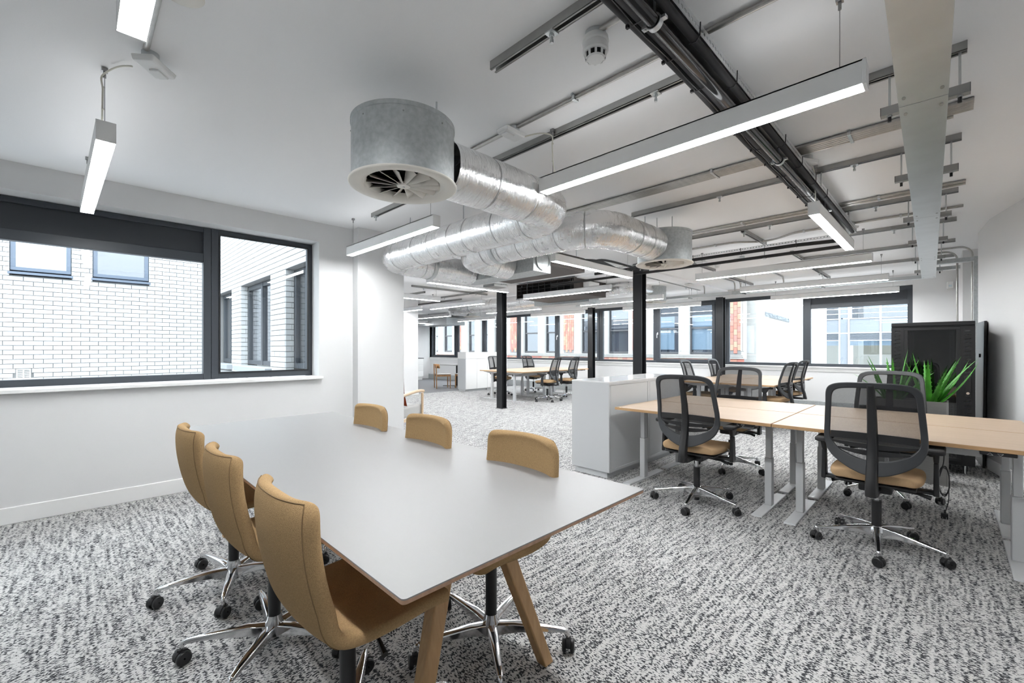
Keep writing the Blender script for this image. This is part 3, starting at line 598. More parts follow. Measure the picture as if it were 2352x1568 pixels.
# ------------------------------------------------------------------ black mesh task chair
OUT = [(0, 1.092), (.12, 1.089), (.195, 1.073), (.229, 1.035), (.238, .95), (.246, .85), (.252, .75), (.247, .682), (.213, .612), (.14, .556), (.065, .522), (0, .51)]
INN = [(0, 1.056), (.11, 1.053), (.172, 1.040), (.198, 1.008), (.206, .94), (.213, .85), (.219, .76), (.212, .708), (.178, .662), (.12, .628), (.055, .607), (0, .60)]
def back_u(y, z):
    P = [(.40, -.25), (.50, -.238), (.60, -.212), (.70, -.196), (.80, -.205), (.95, -.245), (1.10, -.298)]
    for (a, ua), (b, ub) in zip(P[:-1], P[1:]):
        if z <= b: f = (z-a)/(b-a); return ua+(ub-ua)*f+.42*y*y
    return P[-1][1]+.42*y*y
def task_chair(loc, rz, label, yaw, group):
    r = thing('task_chair', label, 'chair', loc, rz, group)
    o1, i1 = catmull(OUT, 4), catmull(INN, 4); full = lambda L: L+[(-y, z) for y, z in L[::-1][1:-1]]
    O, I = full(o1), full(i1); n = len(O); mb = MB()
    for L, du in ((O, 0), (I, 0), (O, -.024), (I, -.024)): mb.v += [(back_u(y, z)+du, y, z) for y, z in L]
    for k in range(n):
        j = (k+1) % n
        mb.f += [(k, j, n+j, n+k), (2*n+k, 3*n+k, 3*n+j, 2*n+j), (k, 2*n+k, 2*n+j, j), (n+k, n+j, 3*n+j, 3*n+k)]
    mb.build('back_frame', 'charc', r, smooth=50, bev=.006)
    rows = [[(back_u(y*t, z)-.006, y*t, z) for t in [-1+2*q/10 for q in range(11)]] for y, z in i1]
    MB().grid([[(a, b*1.01, c) for a, b, c in rr] for rr in rows]).build('back_mesh', 'weave', r, smooth=180)
    for zc, hh, bow in ((.742, .022, .012), (.700, .016, .020), (.662, .016, .024)):
        lm = MB(); ww_ = .214 if zc > .69 else .175; rr = []
        for q in range(13):
            t = -1+2*q/12; y = t*ww_; z = zc-bow*(1-t*t)*(-1 if zc > .73 else 1)*.6; h = hh*(.35+.65*(1-t*t)) if zc < .73 else hh
            u = back_u(y, z)-.016; rr.append([(u, y, z+h), (u-.006, y, z+h), (u-.006, y, z-h), (u, y, z-h), (u, y, z+h)])
        lm.grid(rr).build('lumbar_slat', 'blk', r, smooth=40)
    sp = []
    for z, w, th in ((1.075, .040, .012), (.98, .046, .018), (.85, .052, .024), (.72, .056, .030), (.60, .060, .036), (.50, .064, .044), (.43, .066, .05), (.395, .066, .05)):
        u = back_u(0, z)-.020; sp.append([(u, -w/2, z), (u-th*.8, -w/2*.8, z), (u-th, 0, z), (u-th*.8, w/2*.8, z), (u, w/2, z), (u, -w/2, z)])
    s = MB().grid(sp); s.f += [(0, 1, 2, 3, 4), tuple(len(sp)*6-6+i for i in range(5))[::-1]]
    s.bar((-.262, 0, .405), (-.03, 0, .400), .062, .034).build('spine', 'blk', r, smooth=45, bev=.004)
    # seat cushion
    rows = []; nz = [(-.20, .78), (-.185, .90), (-.14, .97), (-.05, 1), (.08, 1.0), (.17, .97), (.225, .90), (.245, .78)]
    for u, w in nz:
        edge = max(0, (u-.14)/.1); rows.append([(u, .238*w*t, .490+.010*abs(t)**3-.024*edge**2-.012*(max(0, abs(t)-.7)/.3)**2) for t in [-1+2*q/10 for q in range(11)]])
    MB().grid(rows).build('seat', 'seat', r, smooth=180, solid=.056, sub=2)
    MB().box(-.175, -.20, .435, .20, .20, .452).build('seat_pan', 'blk', r, bev=.006)
    MB().box(-.10, -.085, .375, .10, .085, .436).build('tilt_mechanism', 'blk', r, bev=.012)
    MB().tube([(.03, .09, .40), (.03, .20, .398), (.02, .245, .385)], [.006, .009, .014], 8).build('lever', 'blk', r); MB().tube([(-.02, -.09, .40), (-.02, -.20, .398), (-.03, -.26, .385)], [.006, .009, .014], 8).build('lever', 'blk', r)
    for s in (-1, 1):
        y = s*.282
        a = MB().hexa([(-.035, y-.014, .400), (.045, y-.014, .400), (.045, y+.014, .400), (-.035, y+.014, .400)], [(-.022, y-.012, .60), (.028, y-.012, .60), (.028, y+.012, .60), (-.022, y+.012, .60)])
        a.hexa([(-.022, y-.012, .60), (.028, y-.012, .60), (.028, y+.012, .60), (-.022, y+.012, .60)], [(-.06, y-.016, .665), (.075, y-.016, .665), (.075, y+.016, .665), (-.06, y+.016, .665)])
        a.box(-.03, min(y, s*.10), .405, .04, max(y, s*.10), .425)
        a = a.build('armrest', 'blk', r, bev=.006)
        MB().prism(rrect(-.115, y-.042, .135, y+.042, .035), .664, .692).build('arm_pad', 'blkmat', a, bev=.009)
    MB().cyl((0, 0, .13), (0, 0, .305), .0265, 20).build('gas_lift', 'blk', r); MB().cyl((0, 0, .30), (0, 0, .38), .0145, 14).build('gas_piston', 'chrome', r); MB().cyl((0, 0, .03), (0, 0, .062), .02, 14).build('lift_foot', 'blk', r)
    MB().tube([(.02, -.238, .492), (.02, -.252, .480), (.022, -.252, .462)], .003, 6).build('fabric_tab', 'lgrey', r)
    star_base(r, yaw, 'task'); return r
G1, G2, G3 = 'mesh chairs at the near desks', 'mesh chairs at the desks by the street windows', 'mesh chairs at the far desks beyond the column'
t0 = task_chair((3.70, 1.50, 0), 0, 'black mesh task chair in front of the near desk beside the white cabinet', radians(116), G1)
TK = [((5.06, 1.68, 0), pi, 'black mesh task chair behind the near desk, facing the camera by the white cabinet', radians(184), G1),
      ((3.72, .335, 0), 0, 'black mesh task chair nearest the camera, back turned, at the right desk', radians(115), G1),
      ((5.06, .385, 0), pi, 'black mesh task chair behind the right desk in front of the aloe planter', radians(205), G1),
      ((7.93, 2.00, 0), radians(82), 'black mesh task chair seen edge on at the street window desks, nearer of two', radians(40), G2),
      ((9.26, 2.10, 0), radians(82), 'black mesh task chair seen edge on nearest the street window, by the mullion', radians(20), G2),
      ((7.93, 3.15, 0), radians(-88), 'black mesh task chair behind the street window desks, nearer the column', radians(10), G2),
      ((9.26, 3.17, 0), radians(-92), 'black mesh task chair behind the street window desks, by the thin window column', radians(50), G2),
      ((8.40, 8.85, 0), radians(-86), 'black mesh task chair half hidden behind the black column at the far desks', radians(75), G3),
      ((9.76, 8.85, 0), radians(-90), 'black mesh task chair facing the room at the window side of the far desks', radians(15), G3),
      ((8.27, 7.03, 0), radians(104), 'black mesh task chair with its whole base showing at the far desks', radians(25), G3),
      ((9.10, 7.08, 0), radians(100), 'black mesh task chair at the far desks, partly behind the white cabinet', radians(50), G3)]
for loc, rz, lab, yaw, g in TK:
    d = dup(t0, loc, rz, lab, g); spin_base(d, (yaw-rz)-radians(116))

# ------------------------------------------------------------------ desks
def desk(loc, rz, label, group, W=1.337, D=.765, zt=.735, ctrl=True):
    """local x = depth from the user's edge (0..D), local y = width (0..W)"""
    r = thing('desk', label, 'desk', loc, rz, group)
    MB().box(0, 0, zt-.024, D, W, zt).build('desktop', 'desk', r, bev=.0015)
    MB().box(-.001, -.001, zt-.0235, D+.001, .0, zt-.0012).box(-.001, W, zt-.0235, D+.001, W+.001, zt-.0012).box(-.001, 0, zt-.0235, 0, W, zt-.0012).box(D, 0, zt-.0235, D+.001, W, zt-.0012).build('edge_band', 'edge', r)
    for y in (.105, W-.105):
        MB().box(.335, y-.026, .012, .405, y+.026, .40).box(.341, y-.021, .40, .399, y+.021, zt-.06).build('leg', 'white', r, bev=.004)
        MB().hexa([(.03, y-.04, 0), (D-.03, y-.04, 0), (D-.03, y+.04, 0), (.03, y+.04, 0)], [(.034, y-.038, .013), (D-.034, y-.038, .013), (D-.034, y+.038, .013), (.034, y+.038, .013)]).build('foot', 'white', r, bev=.003)
        MB().prism([(.08, zt-.025), (D-.08, zt-.025), (D-.08, zt-.04), (.45, zt-.075), (.30, zt-.075), (.08, zt-.04)], y-.03, y+.03, 'y').build('bracket', 'white', r, bev=.003)
    MB().box(.335, .13, zt-.07, .405, W-.13, zt-.028).build('crossbeam', 'white', r, bev=.003)
    MB().box(.47, .25, zt-.14, .60, W-.25, zt-.135).box(.465, .25, zt-.14, .47, W-.25, zt-.05).box(.60, .25, zt-.14, .605, W-.25, zt-.05).build('cable_tray', 'white', r)
    p = MB().prism([(.006, zt-.026), (.10, zt-.026), (.09, zt-.048), (.015, zt-.048)], .13, .275, 'y').build('control_panel', 'blk', r, bev=.004)
    for k, s in ((.235, 1), (.195, -1)):
        tri = [(.004, k-.012, zt-.0375-s*.006), (.004, k+.012, zt-.0375-s*.006), (.004, k, zt-.0375+s*.007)]
        MB().tube(tri+[tri[0]], .0009, 4).build('arrow_mark', 'mark', p)
    return r
GD = 'oak topped sit stand desks'
dk = desk((3.69, .945, 0), 0, 'oak topped desk nearest the white cabinet, front half of the bench', GD)
def dd(loc, rz, lab): return dup(dk, loc, rz, lab)
dd((3.69, -.402, 0), 0, 'oak topped desk at the front right, nearest the right wall')
dd((5.235, 2.282, 0), pi, 'oak topped desk behind the front left one, against its rear edge')
dd((5.235, .935, 0), pi, 'oak topped desk at the back right in front of the aloe planter')
dd((8.86, 1.88, 0), pi/2, 'desk at the camera side corner of the bench by the street windows'); dd((10.22, 1.88, 0), pi/2, 'desk right under the street window, beside the edge on chairs')
dd((7.52, 3.425, 0), -pi/2, 'desk of the street window bench on its column side'); dd((8.88, 3.425, 0), -pi/2, 'desk of the street window bench farthest from the camera')
dd((8.88, 7.19, 0), pi/2, 'desk at the near corner of the far bench beyond the black column'); dd((10.24, 7.19, 0), pi/2, 'desk of the far bench nearest the street windows on its camera side')
dd((7.54, 8.74, 0), -pi/2, 'desk of the far bench whose legs flank the black column'); dd((8.90, 8.74, 0), -pi/2, 'desk of the far bench at its window end, behind the others')
# ------------------------------------------------------------------ storage
def cabinet(loc, label, group, W=.81, D=.455, Hh=.955, tray=False):
    r = thing('storage_cabinet', label, 'cabinet', loc, 0, group)
    MB().box(0, 0, .06, W, D, Hh-.0).build('carcass', 'white', r, bev=.002); MB().box(.02, .03, 0, W-.02, D-.03, .06).build('plinth', 'white', r)
    if not tray:
        MB().box(0, -.002, Hh, W, D+.002, Hh+.013).build('top_panel', mat('gloss_white', (.8, .8, .8), .08) if 'gloss_white' not in bpy.data.materials else bpy.data.materials['gloss_white'], r, bev=.002)
        f = MB(); ring(f, 'x', .0, W, .06, Hh, -.006, 0, .022, .03); f.build('door_frame', 'white', r, bev=.001)
        MB().box(.03, -.003, .10, W-.03, .002, Hh-.03).build('tambour_door', 'white', r)
    else:
        for a, b in ((.003, W/2-.002), (W/2+.002, W-.003)): MB().box(a, -.018, .075, b, 0, Hh-.003).build('door', 'trim', r, bev=.002)
        MB().box(0, -.018, Hh+.004, W, D, 1.19).build('trough', 'trim', r, bev=.003); MB().box(.015, .01, 1.186, W-.015, D-.02, 1.1905).build('trough_bed', 'soil', r)
    return r
s0 = cabinet((3.75, 2.39, 0), 'low white cabinet with a glossy top, its blank side facing the camera', 'white cabinets beside the near desks')
dup(s0, (4.562, 2.39, 0), 0, 'low white cabinet behind the near desk, second from its blank end')
s1 = cabinet((8.26, 10.23, 0), 'tall white cupboard at the edge of the grey kitchen floor, with trough top', 'white cupboards screening the kitchen', .86, .38, .985, True)
dup(s1, (9.122, 10.23, 0), 0, 'white cupboard with trough top, nearer the street window, behind the far desks')
# ------------------------------------------------------------------ server rack
rk = thing('server_rack', 'black server rack with a tinted door beside the right wall', 'rack', (6.40, -.19, 0))
MB().box(.02, 0, 1.525, .80, .64, 1.58).box(.0, .0, 1.54, .02, .64, 1.575).build('roof_panel', 'rack', rk, bev=.004)
MB().box(.02, 0, .10, .80, .64, .18).build('base_panel', 'rack', rk, bev=.004); MB().box(.78, 0, .18, .80, .64, 1.525).build('rear_panel', 'rack', rk)
for y in (.0, .615): MB().box(.03, y, .18, .78, y+.025, 1.525).build('side_panel', 'rack', rk, bev=.003)
for y0, y1 in ((0, .105), (.535, .64)):
    col_ = MB(); col_.box(0, y0, .14, .02, y1, .19).box(0, y0, 1.49, .02, y1, 1.525).box(0, y0, .19, .02, y0+.03, 1.49).box(0, y1-.03, .19, .02, y1, 1.49)
    for k in range(31): z = .19+k*.042; col_.hexa([(0, y0+.03, z), (.02, y0+.03, z), (.02, y1-.03, z-.012), (0, y1-.03, z-.012)], [(0, y0+.03, z+.03), (.02, y0+.03, z+.03), (.02, y1-.03, z+.018), (0, y1-.03, z+.018)])
    col_.build('slotted_column', 'rack', rk)
    MB().box(.021, y0+.005, .15, .024, y1-.005, 1.52).build('column_backing', mat('slot_grey', (.22, .22, .22), .6) if y0 == 0 else bpy.data.materials['slot_grey'], rk)
ring(MB(), 'y', .105, .535, .14, 1.525, .0, .018, .03).build('door_frame', 'rack', rk, bev=.002)
MB().box(.008, .13, .16, .012, .51, 1.50).build('door_glass', 'smoke', rk, smooth=0)
for y in (.15, .46):
    ml = MB().box(.13, y, .2, .15, y+.035, 1.48).build('mounting_rail', 'white' if y > .3 else 'galv', rk); q = MB()
    for k in range(60): q.box(.128, y+.012, .22+k*.0205, .1295, y+.022, .23+k*.0205)
    tag(q.build('square_holes', 'void', ml, smooth=0), kind='stuff')
MB().box(.10, .13, .52, .6, .51, .535).build('shelf', 'galv', rk); MB().box(.15, .17, .536, .5, .40, .66).build('equipment', 'rack', rk, bev=.01)
lk = MB().box(-.012, .03, .80, .0, .075, 1.02).build('door_latch', 'blk', rk, bev=.004); c = MB().cyl((-.014, .052, .845), (-.011, .052, .845), .013, 14).build('lock', 'chrome', lk)
for y in (.07, .57):
    for x in (.08, .72): MB().cyl((x, y, 0), (x, y, .012), .024, 14).cyl((x, y, .012), (x, y, .11), .008, 8).build('levelling_foot', 'chrome', rk)
    MB().cyl((.13, y-.015, .03), (.13, y+.015, .03), .03, 14).box(.115, y-.018, .03, .145, y+.018, .105).build('caster', 'blk', rk, bev=.003)
lp = thing('side_panel', 'tall narrow black panel leaning on the right wall behind the rack', 'panel', (7.25, -.262, 0), radians(4))  # thin upright black sheet against the wall
MB().hexa([(-.28, -.0, 0), (.28, -.0, 0), (.28, .022, 0), (-.28, .022, 0)], [(-.28, -.012, 1.60), (.28, -.012, 1.60), (.28, .010, 1.60), (-.28, .010, 1.60)]).build('sheet', 'rack', lp, bev=.004)
MB().box(-.05, .012, 1.2, .05, .026, 1.24).build('latch', 'blk', lp, bev=.003)
sk = thing('wall_socket', 'grey metal socket plate on the wall right of the server rack', 'socket', (7.5, -.262, 1.33), radians(4)); MB().box(-.075, 0, -.06, .075, .012, .06).build('plate', 'galvd', sk, bev=.004); MB().box(-.05, .012, -.02, -.02, .018, .02).box(.02, .012, -.02, .05, .018, .02).build('rocker_switch', 'blk', sk)
# ------------------------------------------------------------------ aloe in a tall planter
pl = thing('planter', 'tall brushed metal planter box behind the right desk, before the server rack', 'planter', (5.80, 0.0, 0))
PWD = .55
MB().box(0, 0, 0, .28, .012, .79).box(0, PWD-.012, 0, .28, PWD, .79).box(0, .012, 0, .012, PWD-.012, .79).box(.268, .012, 0, .28, PWD-.012, .79).box(.012, .012, 0, .268, PWD-.012, .02).build('box', 'steelbox', pl, bev=.002)
MB().box(.012, .012, .70, .268, PWD-.012, .745).build('soil', 'soil', pl)
def aloe_leaf(parent, base, az, lean, L, w, curl):
    pts = []; p = Vector(base); d = Vector((cos(az)*sin(lean), sin(az)*sin(lean), cos(lean))); n = 12
    side = Vector((-sin(az), cos(az), 0)); mb = MB(); rows = []
    for i in range(n+1):
        t = i/n; ww = w*(1-t)**.75*(1+.25*sin(pi*t)) + .0015; up = side.cross(d).normalized(); th = ww*.34
        rows.append([p+side*a*ww/2+up*b*th for a, b in ((-1, .35), (-.55, -.45), (0, -.75), (.55, -.45), (1, .35), (.45, .05), (0, -.08), (-.45, .05), (-1, .35))])
        le = lean+curl*t; d = Vector((cos(az)*sin(le), sin(az)*sin(le), cos(le))); p = p+d*L/n
    mb.grid(rows)
    for i in range(2, n-1):
        for s, k in ((-1, 0), (1, 4)):
            a, b = rows[i][k], rows[i+1][k]; m_ = (a+b)/2; mb.v += [tuple(a*.7+b*.3), tuple(a*.3+b*.7), tuple(m_+side*s*.008)]; q = len(mb.v); mb.f.append((q-3, q-2, q-1))
    return mb.build('leaf', 'leaf', parent, smooth=60)
random.seed(11)
for j, (yy, lab) in enumerate(((.14, 'bright green aloe with long curved leaves at the right end of the planter'), (.40, 'bright green aloe with upright leaves at the left end of the planter'))):
    al = thing('aloe_plant', lab, 'plant', (5.94, yy, .745), 0, 'aloe plants in the metal planter')
    L_ = [(-95, .42, .58, .06, .30), (-80, .60, .54, .052, -.25), (-100, .80, .56, .05, -.45), (-120, .35, .56, .055, .15), (180, .25, .50, .055, .1), (90, .22, .52, .05, .2), (60, .15, .55, .045, .1), (-60, .3, .5, .05, .2), (150, .55, .40, .05, -.2), (-150, .42, .46, .05, .25), (10, .3, .5, .045, .2)] if j == 0 else \
         [(100, .55, .44, .04, .45), (85, .28, .54, .05, .12), (120, .36, .52, .046, .1), (-100, .12, .58, .055, .05), (180, .10, .50, .05, .15), (-140, .3, .46, .05, .25), (-70, .3, .5, .048, .1), (20, .25, .52, .045, .2), (140, .6, .38, .045, -.15), (-95, .5, .45, .05, .35)]
    for k, (az, le, L, w, cu) in enumerate(L_): aloe_leaf(al, (cos(radians(az))*.03, sin(radians(az))*.03, -.03), radians(az), le, L, w, cu)
# ------------------------------------------------------------------ desk cable with plug
cb = thing('power_lead', 'coiled black power lead hanging to a plug on the carpet under the right desk', 'cable', (4.66, .03, 0))
pts = [(.02, .0, .60), (.0, -.005, .50), (-.005, 0, .42)]
for k in range(26):
    a = k*.9; pts.append((.010*cos(a*1.7)+.002*k/26, .030*cos(a)-.005, .30+.11*sin(a)-.02*(k % 3)/3))
pts += [(-.02, -.03, .16), (.0, -.02, .10), (.0, -.01, .055)]
MB().tube(catmull(pts, 5), .0032, 6).build('flex', 'blk', cb)
MB().box(-.018, -.028, .012, .018, .012, .052).tube([(0, -.01, .05), (0, -.01, .08)], [.009, .005], 8).build('plug', 'blk', cb, bev=.006); MB().box(-.03, .0, .02, -.018, .004, .03).box(-.03, -.02, .02, -.018, -.016, .03).build('plug_pin', 'chrome', cb)
# ------------------------------------------------------------------ kitchen end
kc = thing('kitchen_counter', 'white kitchen units with a dark worktop along the far end wall', 'counter', (7.2, 15.49, 0))
MB().box(0, 0, .12, 3.05, .6, .875).build('carcass', 'trim', kc); MB().box(-.02, -.02, .875, 3.08, .6, .91).build('worktop', mat('dark_worktop', (.10, .10, .105), .4), kc, bev=.003); MB().box(0, .06, 0, 3.05, .6, .12).build('plinth', 'trim', kc)
for k in range(4): MB().box(k*.6+.003, -.02, .13, k*.6+.597, 0, .87).build('door', 'trim', kc, bev=.002)
for k in range(3): MB().box(2.403, -.02, .13+k*.25+.003, 3.047, 0, .13+(k+1)*.25-.006).build('drawer', 'trim', kc, bev=.002)
sb = thing('splashback', 'grey speckled splashback panel above the kitchen worktop', 'panel', (8.9, 16.085, .93)); MB().box(0, 0, 0, 1.15, .015, .62).build('slab', 'speck', sb)
ct = thing('cafe_table', 'white square cafe table on a black pedestal beyond the white cupboards', 'table', (9.35, 12.05, 0))
MB().box(-.42, -.42, .725, .42, .42, .75).build('tabletop', 'laminate', ct, bev=.003); MB().cyl((0, 0, .02), (0, 0, .725), .035, 16).build('pedestal', 'steel', ct)
MB().bar((-.34, -.34, .012), (.34, .34, .012), .05, .02).bar((-.34, .34, .012), (.34, -.34, .012), .05, .02).build('foot_cross', 'steel', ct, bev=.003)
def cafe_chair(loc, rz, lab):
    r = thing('cafe_chair', lab, 'chair', loc, rz, 'oak chairs at the cafe table')
    for x, y, h in ((-.21, -.2, .79), (-.21, .2, .79), (.21, -.2, .46), (.21, .2, .46)):
        MB().hexa([(x-.014-.02*(x < 0), y-.016, 0), (x+.014-.02*(x < 0), y-.016, 0), (x+.014-.02*(x < 0), y+.016, 0), (x-.014-.02*(x < 0), y+.016, 0)], [(x-.018-.04*(h > .5), y-.016, h), (x+.016-.04*(h > .5), y-.016, h), (x+.016-.04*(h > .5), y+.016, h), (x-.018-.04*(h > .5), y+.016, h)]).build('leg', 'walnut', r, bev=.004)
    MB().box(-.22, -.2, .39, .22, .2, .45).build('seat_rail', 'walnut', r, bev=.004); MB().box(-.225, -.225, .45, .235, .225, .478).build('seat_pad', 'lgrey', r, bev=.010)
    rr = [[(-.245+.10*t*t+dx, t*.225, z) for t in [-1+2*q/8 for q in range(9)]] for z, dx in ((.66, .01), (.79, -.012))]
    MB().grid(rr).build('backrest', 'walnut', r, solid=.02); return r
k0 = cafe_chair((8.53, 11.75, 0), radians(-25), 'warm oak chair with a grey seat pad standing alone on the grey floor'); dup(k0, (9.12, 11.35, 0), radians(100), 'warm oak chair mostly hidden behind the white cupboard')
# ------------------------------------------------------------------ armchair behind the pillar
ac = thing('armchair', 'pale ash lounge armchair with a grey cushion, half hidden by the white pillar', 'armchair', (3.47, 6.02, 0), radians(28))
for s in (-1, 1):
    y = s*.31
    MB().tube([(.30, y, 0), (.30, y, .60)], [.016, .021], 12).build('front_leg', 'ash', ac); MB().tube([(-.36, y, 0), (-.30, y, .60)], [.016, .021], 12).build('rear_leg', 'ash', ac)
    MB().tube(catmull([(.335, y, .625), (.2, y, .64), (0, y, .632), (-.2, y, .615), (-.42, y, .60)], 4), .024, 12).build('arm', 'ash', ac)
    MB().box(-.33, y-.014, .215, .30, y+.014, .265).build('side_rail', 'ash', ac, bev=.006)
MB().box(.27, -.31, .215, .30, .31, .265).box(-.33, -.31, .215, -.30, .31, .265).build('cross_rail', 'ash', ac, bev=.006)
MB().box(-.32, -.29, .267, .33, .29, .425).build('seat_cushion', 'lgrey', ac, bev=.03, seg=4)
MB().hexa([(-.31, -.28, .40), (-.19, -.28, .40), (-.19, .28, .40), (-.31, .28, .40)], [(-.50, -.28, .85), (-.40, -.28, .86), (-.40, .28, .86), (-.50, .28, .85)]).build('back_cushion', 'lgrey', ac, bev=.03, seg=4)
cu = thing('cushion', 'rust red cushion propped against the back of the grey armchair', 'cushion', (3.36, 5.86, .43), radians(28))
rows = []
for i in range(13):
    v = -1+2*i/12; rows.append([(.0, .205*(-1+2*j/12)*(1-.10*(1-abs(v))**.8*abs(-1+2*j/12)**2), .22+.21*v*(1-.10*(1-abs(-1+2*j/12))*abs(v)**2)) for j in range(13)])
fr = MB(); R2 = []
for sgn in (1, -1): R2.append([[Vector(p)+Vector((sgn*.055*max(0, (1-abs(-1+2*i/12)**3)*(1-abs(-1+2*j/12)**3))**.6-.22*(p[2]-.2), 0, 0)) for j, p in enumerate(r_)] for i, r_ in enumerate(rows)])
fr.grid(R2[0]).grid(R2[1], flip=True).build('cover', 'rust', cu, smooth=180)
# ------------------------------------------------------------------ steel columns and beams
def col(x, y, label, top=ZC, w=.16, d=.15):
    r = thing('steel_column', label, 'column', (x, y, 0))
    t = .012   # flanges face -x / +x, web between
    MB().box(-d/2, -w/2, 0, -d/2+t, w/2, top).box(d/2-t, -w/2, 0, d/2, w/2, top).box(-d/2+t, -.005, 0, d/2-t, .005, top).build('stanchion', 'steel', r, bev=.002)
    return r
c1 = col(6.57, 6.89, 'black steel column standing free on the carpet before the far desks')
MB().box(-.09, -.095, 0, .09, .095, .010).build('base_plate', 'steel', c1)
c2 = col(6.57, 3.60, 'thick black steel column rising behind the white cabinet')
MB().box(-.10, -.12, 2.53, .10, .12, 2.62).build('cap_bracket', 'steel', c2, bev=.003)
for s in (-1, 1): MB().cyl((-.105, s*.07, 2.57), (-.075, s*.07, 2.57), .012, 8).build('bolt', 'chrome', c2)
col(10.62, 3.755, 'black steel column against the street windows by the white gable view', 2.487); col(10.62, 7.35, 'thin looking black steel column against the street windows, middle of the room', 2.487)
# ------------------------------------------------------------------ pendant luminaires
def pendant(p, q, label, zb=2.30, cable=False, hook=True, flex=True, group='linear pendant luminaires', wires=(.08, .08)):
    """long box from p to q (xy), lit face down"""
    p, q = Vector((*p, 0)), Vector((*q, 0)); L = (q-p).length; ang = math.atan2(q.y-p.y, q.x-p.x)
    r = thing('pendant_light', label, 'light', ((p.x+q.x)/2, (p.y+q.y)/2, zb), ang, group)
    w, h = .072, .095
    MB().box(-L/2+.006, -w/2, .003, L/2-.006, -w/2+.005, h).box(-L/2+.006, w/2-.005, .003, L/2-.006, w/2, h).box(-L/2+.006, -w/2, h-.006, L/2-.006, w/2, h).build('housing', 'lum', r)
    MB().box(-L/2+.008, -w/2+.005, .0, L/2-.008, w/2-.005, .006).build('diffuser', 'led', r, smooth=0)
    MB().box(-L/2+.03, -w/2+.012, h, L/2-.03, w/2-.012, h+.002).build('added_glow_strip', 'ceiling_fill', r, smooth=0)  # added faint glow on top to brighten the ceiling; no real part of the luminaire
    for s in (-1, 1): MB().box(s*L/2-.006, -w/2-.001, 0, s*L/2+.006, w/2+.001, h+.001).build('end_cap', 'lum', r, bev=.001)
    for s, e in ((-1, wires[0]), (1, wires[1])):
        x = s*(L/2-e); t = ZC-zb
        MB().cyl((x, 0, h), (x, 0, t), .0016, 6).build('suspension_wire', 'wire', r)
        MB().cyl((x, 0, t-.05), (x, 0, t-.02), .006, 8).box(x-.012, -.012, t-.02, x+.012, .012, t-.002).build('ceiling_fixing', 'wire', r)
    if cable:
        s, ex, ey = cable; x = s*(L/2-.08); t = ZC-zb; m_ = Matrix.Rotation(-ang, 4, 'Z') @ Vector((ex-r.location.x, ey-r.location.y, 0))
        dx, dy = m_.x-x, m_.y
        MB().tube(catmull([(x-s*.03, .008, h), (x-s*.012, .008, h+.06), (x-s*.004, .007, h+.16), (x-s*.002, .007, t-.10), (x, .010, t-.045), (x+dx*.3, dy*.3, t-.022), (x+dx*.65, dy*.65, t-.030), (x+dx, dy, t-.052)], 5), .0042, 8).build('flex', 'cable', r)
        for z in (h+.09, h+.2): MB().cyl((x-s*.004, .004, z-.002), (x-s*.004, .004, z+.002), .0065, 8).build('cable_tie', 'cable', r)
    return r
PL = 'luminaires hung over the meeting end'
pendant((2.14, .225), (2.14, 1.855), 'longest looking white pendant light, crossing the picture above the near desks', cable=(1, 2.0, 1.96), group=PL)
pendant((.128, .225), (.128, 1.857), 'white pendant light overhead at the top left, cut by the frame edge', group=PL)
pendant((.105, 2.88), (.061, 4.505), 'white pendant light hanging slightly askew in front of the courtyard window', cable=(-1, .19, 2.74), group=PL)
pendant((2.10, 2.98), (2.10, 4.58), 'white pendant light beside the foil duct, between the drum and the pillar', group=PL)
PX = 'luminaires hung along the services run'
pendant((3.90, .713), (5.57, .713), 'white pendant light under the black pipes, seen end on at the right', cable=(-1, 3.74, .76), group=PX)
pendant((3.88, 3.21), (5.60, 3.21), 'white pendant light in front of the second foil duct, pointing at the column', group=PX)
pendant((3.79, 5.60), (5.48, 5.60), 'white pendant light below the fan coil plenum, ending at the free column', group=PX)
pendant((3.80, 7.65), (5.47, 7.65), 'white pendant light emerging from behind the pillar', group=PX)
PR = 'luminaires in rows along the street side'
for x, nm in ((6.46, 'inner'), (8.39, 'middle'), (10.28, 'window')):
    for (y0, y1), nm2 in (((.62, 2.62), 'right hand bay by the trunking'), ((4.08, 6.1), 'bay between the two columns'), ((7.35, 9.4), 'far bay over the distant desks')):
        pendant((x, y0), (x, y1), 'white pendant light of the %s row in the %s' % (nm, nm2), group=PR)
pendant((8.2, 10.9), (8.2, 12.9), 'white pendant light over the kitchen floor, farther from the windows', group=PR); pendant((10.15, 10.95), (10.15, 13.0), 'white pendant light over the kitchen floor, nearer the windows', group=PR)
pendant((6.32, 9.62), (6.32, 10.52), 'short looking white pendant light right of the pillar, by the partition', group=PR); pendant((8.2, 14.9), (10.2, 14.9), 'white pendant light deepest in the room by the kitchen wall', group=PR)

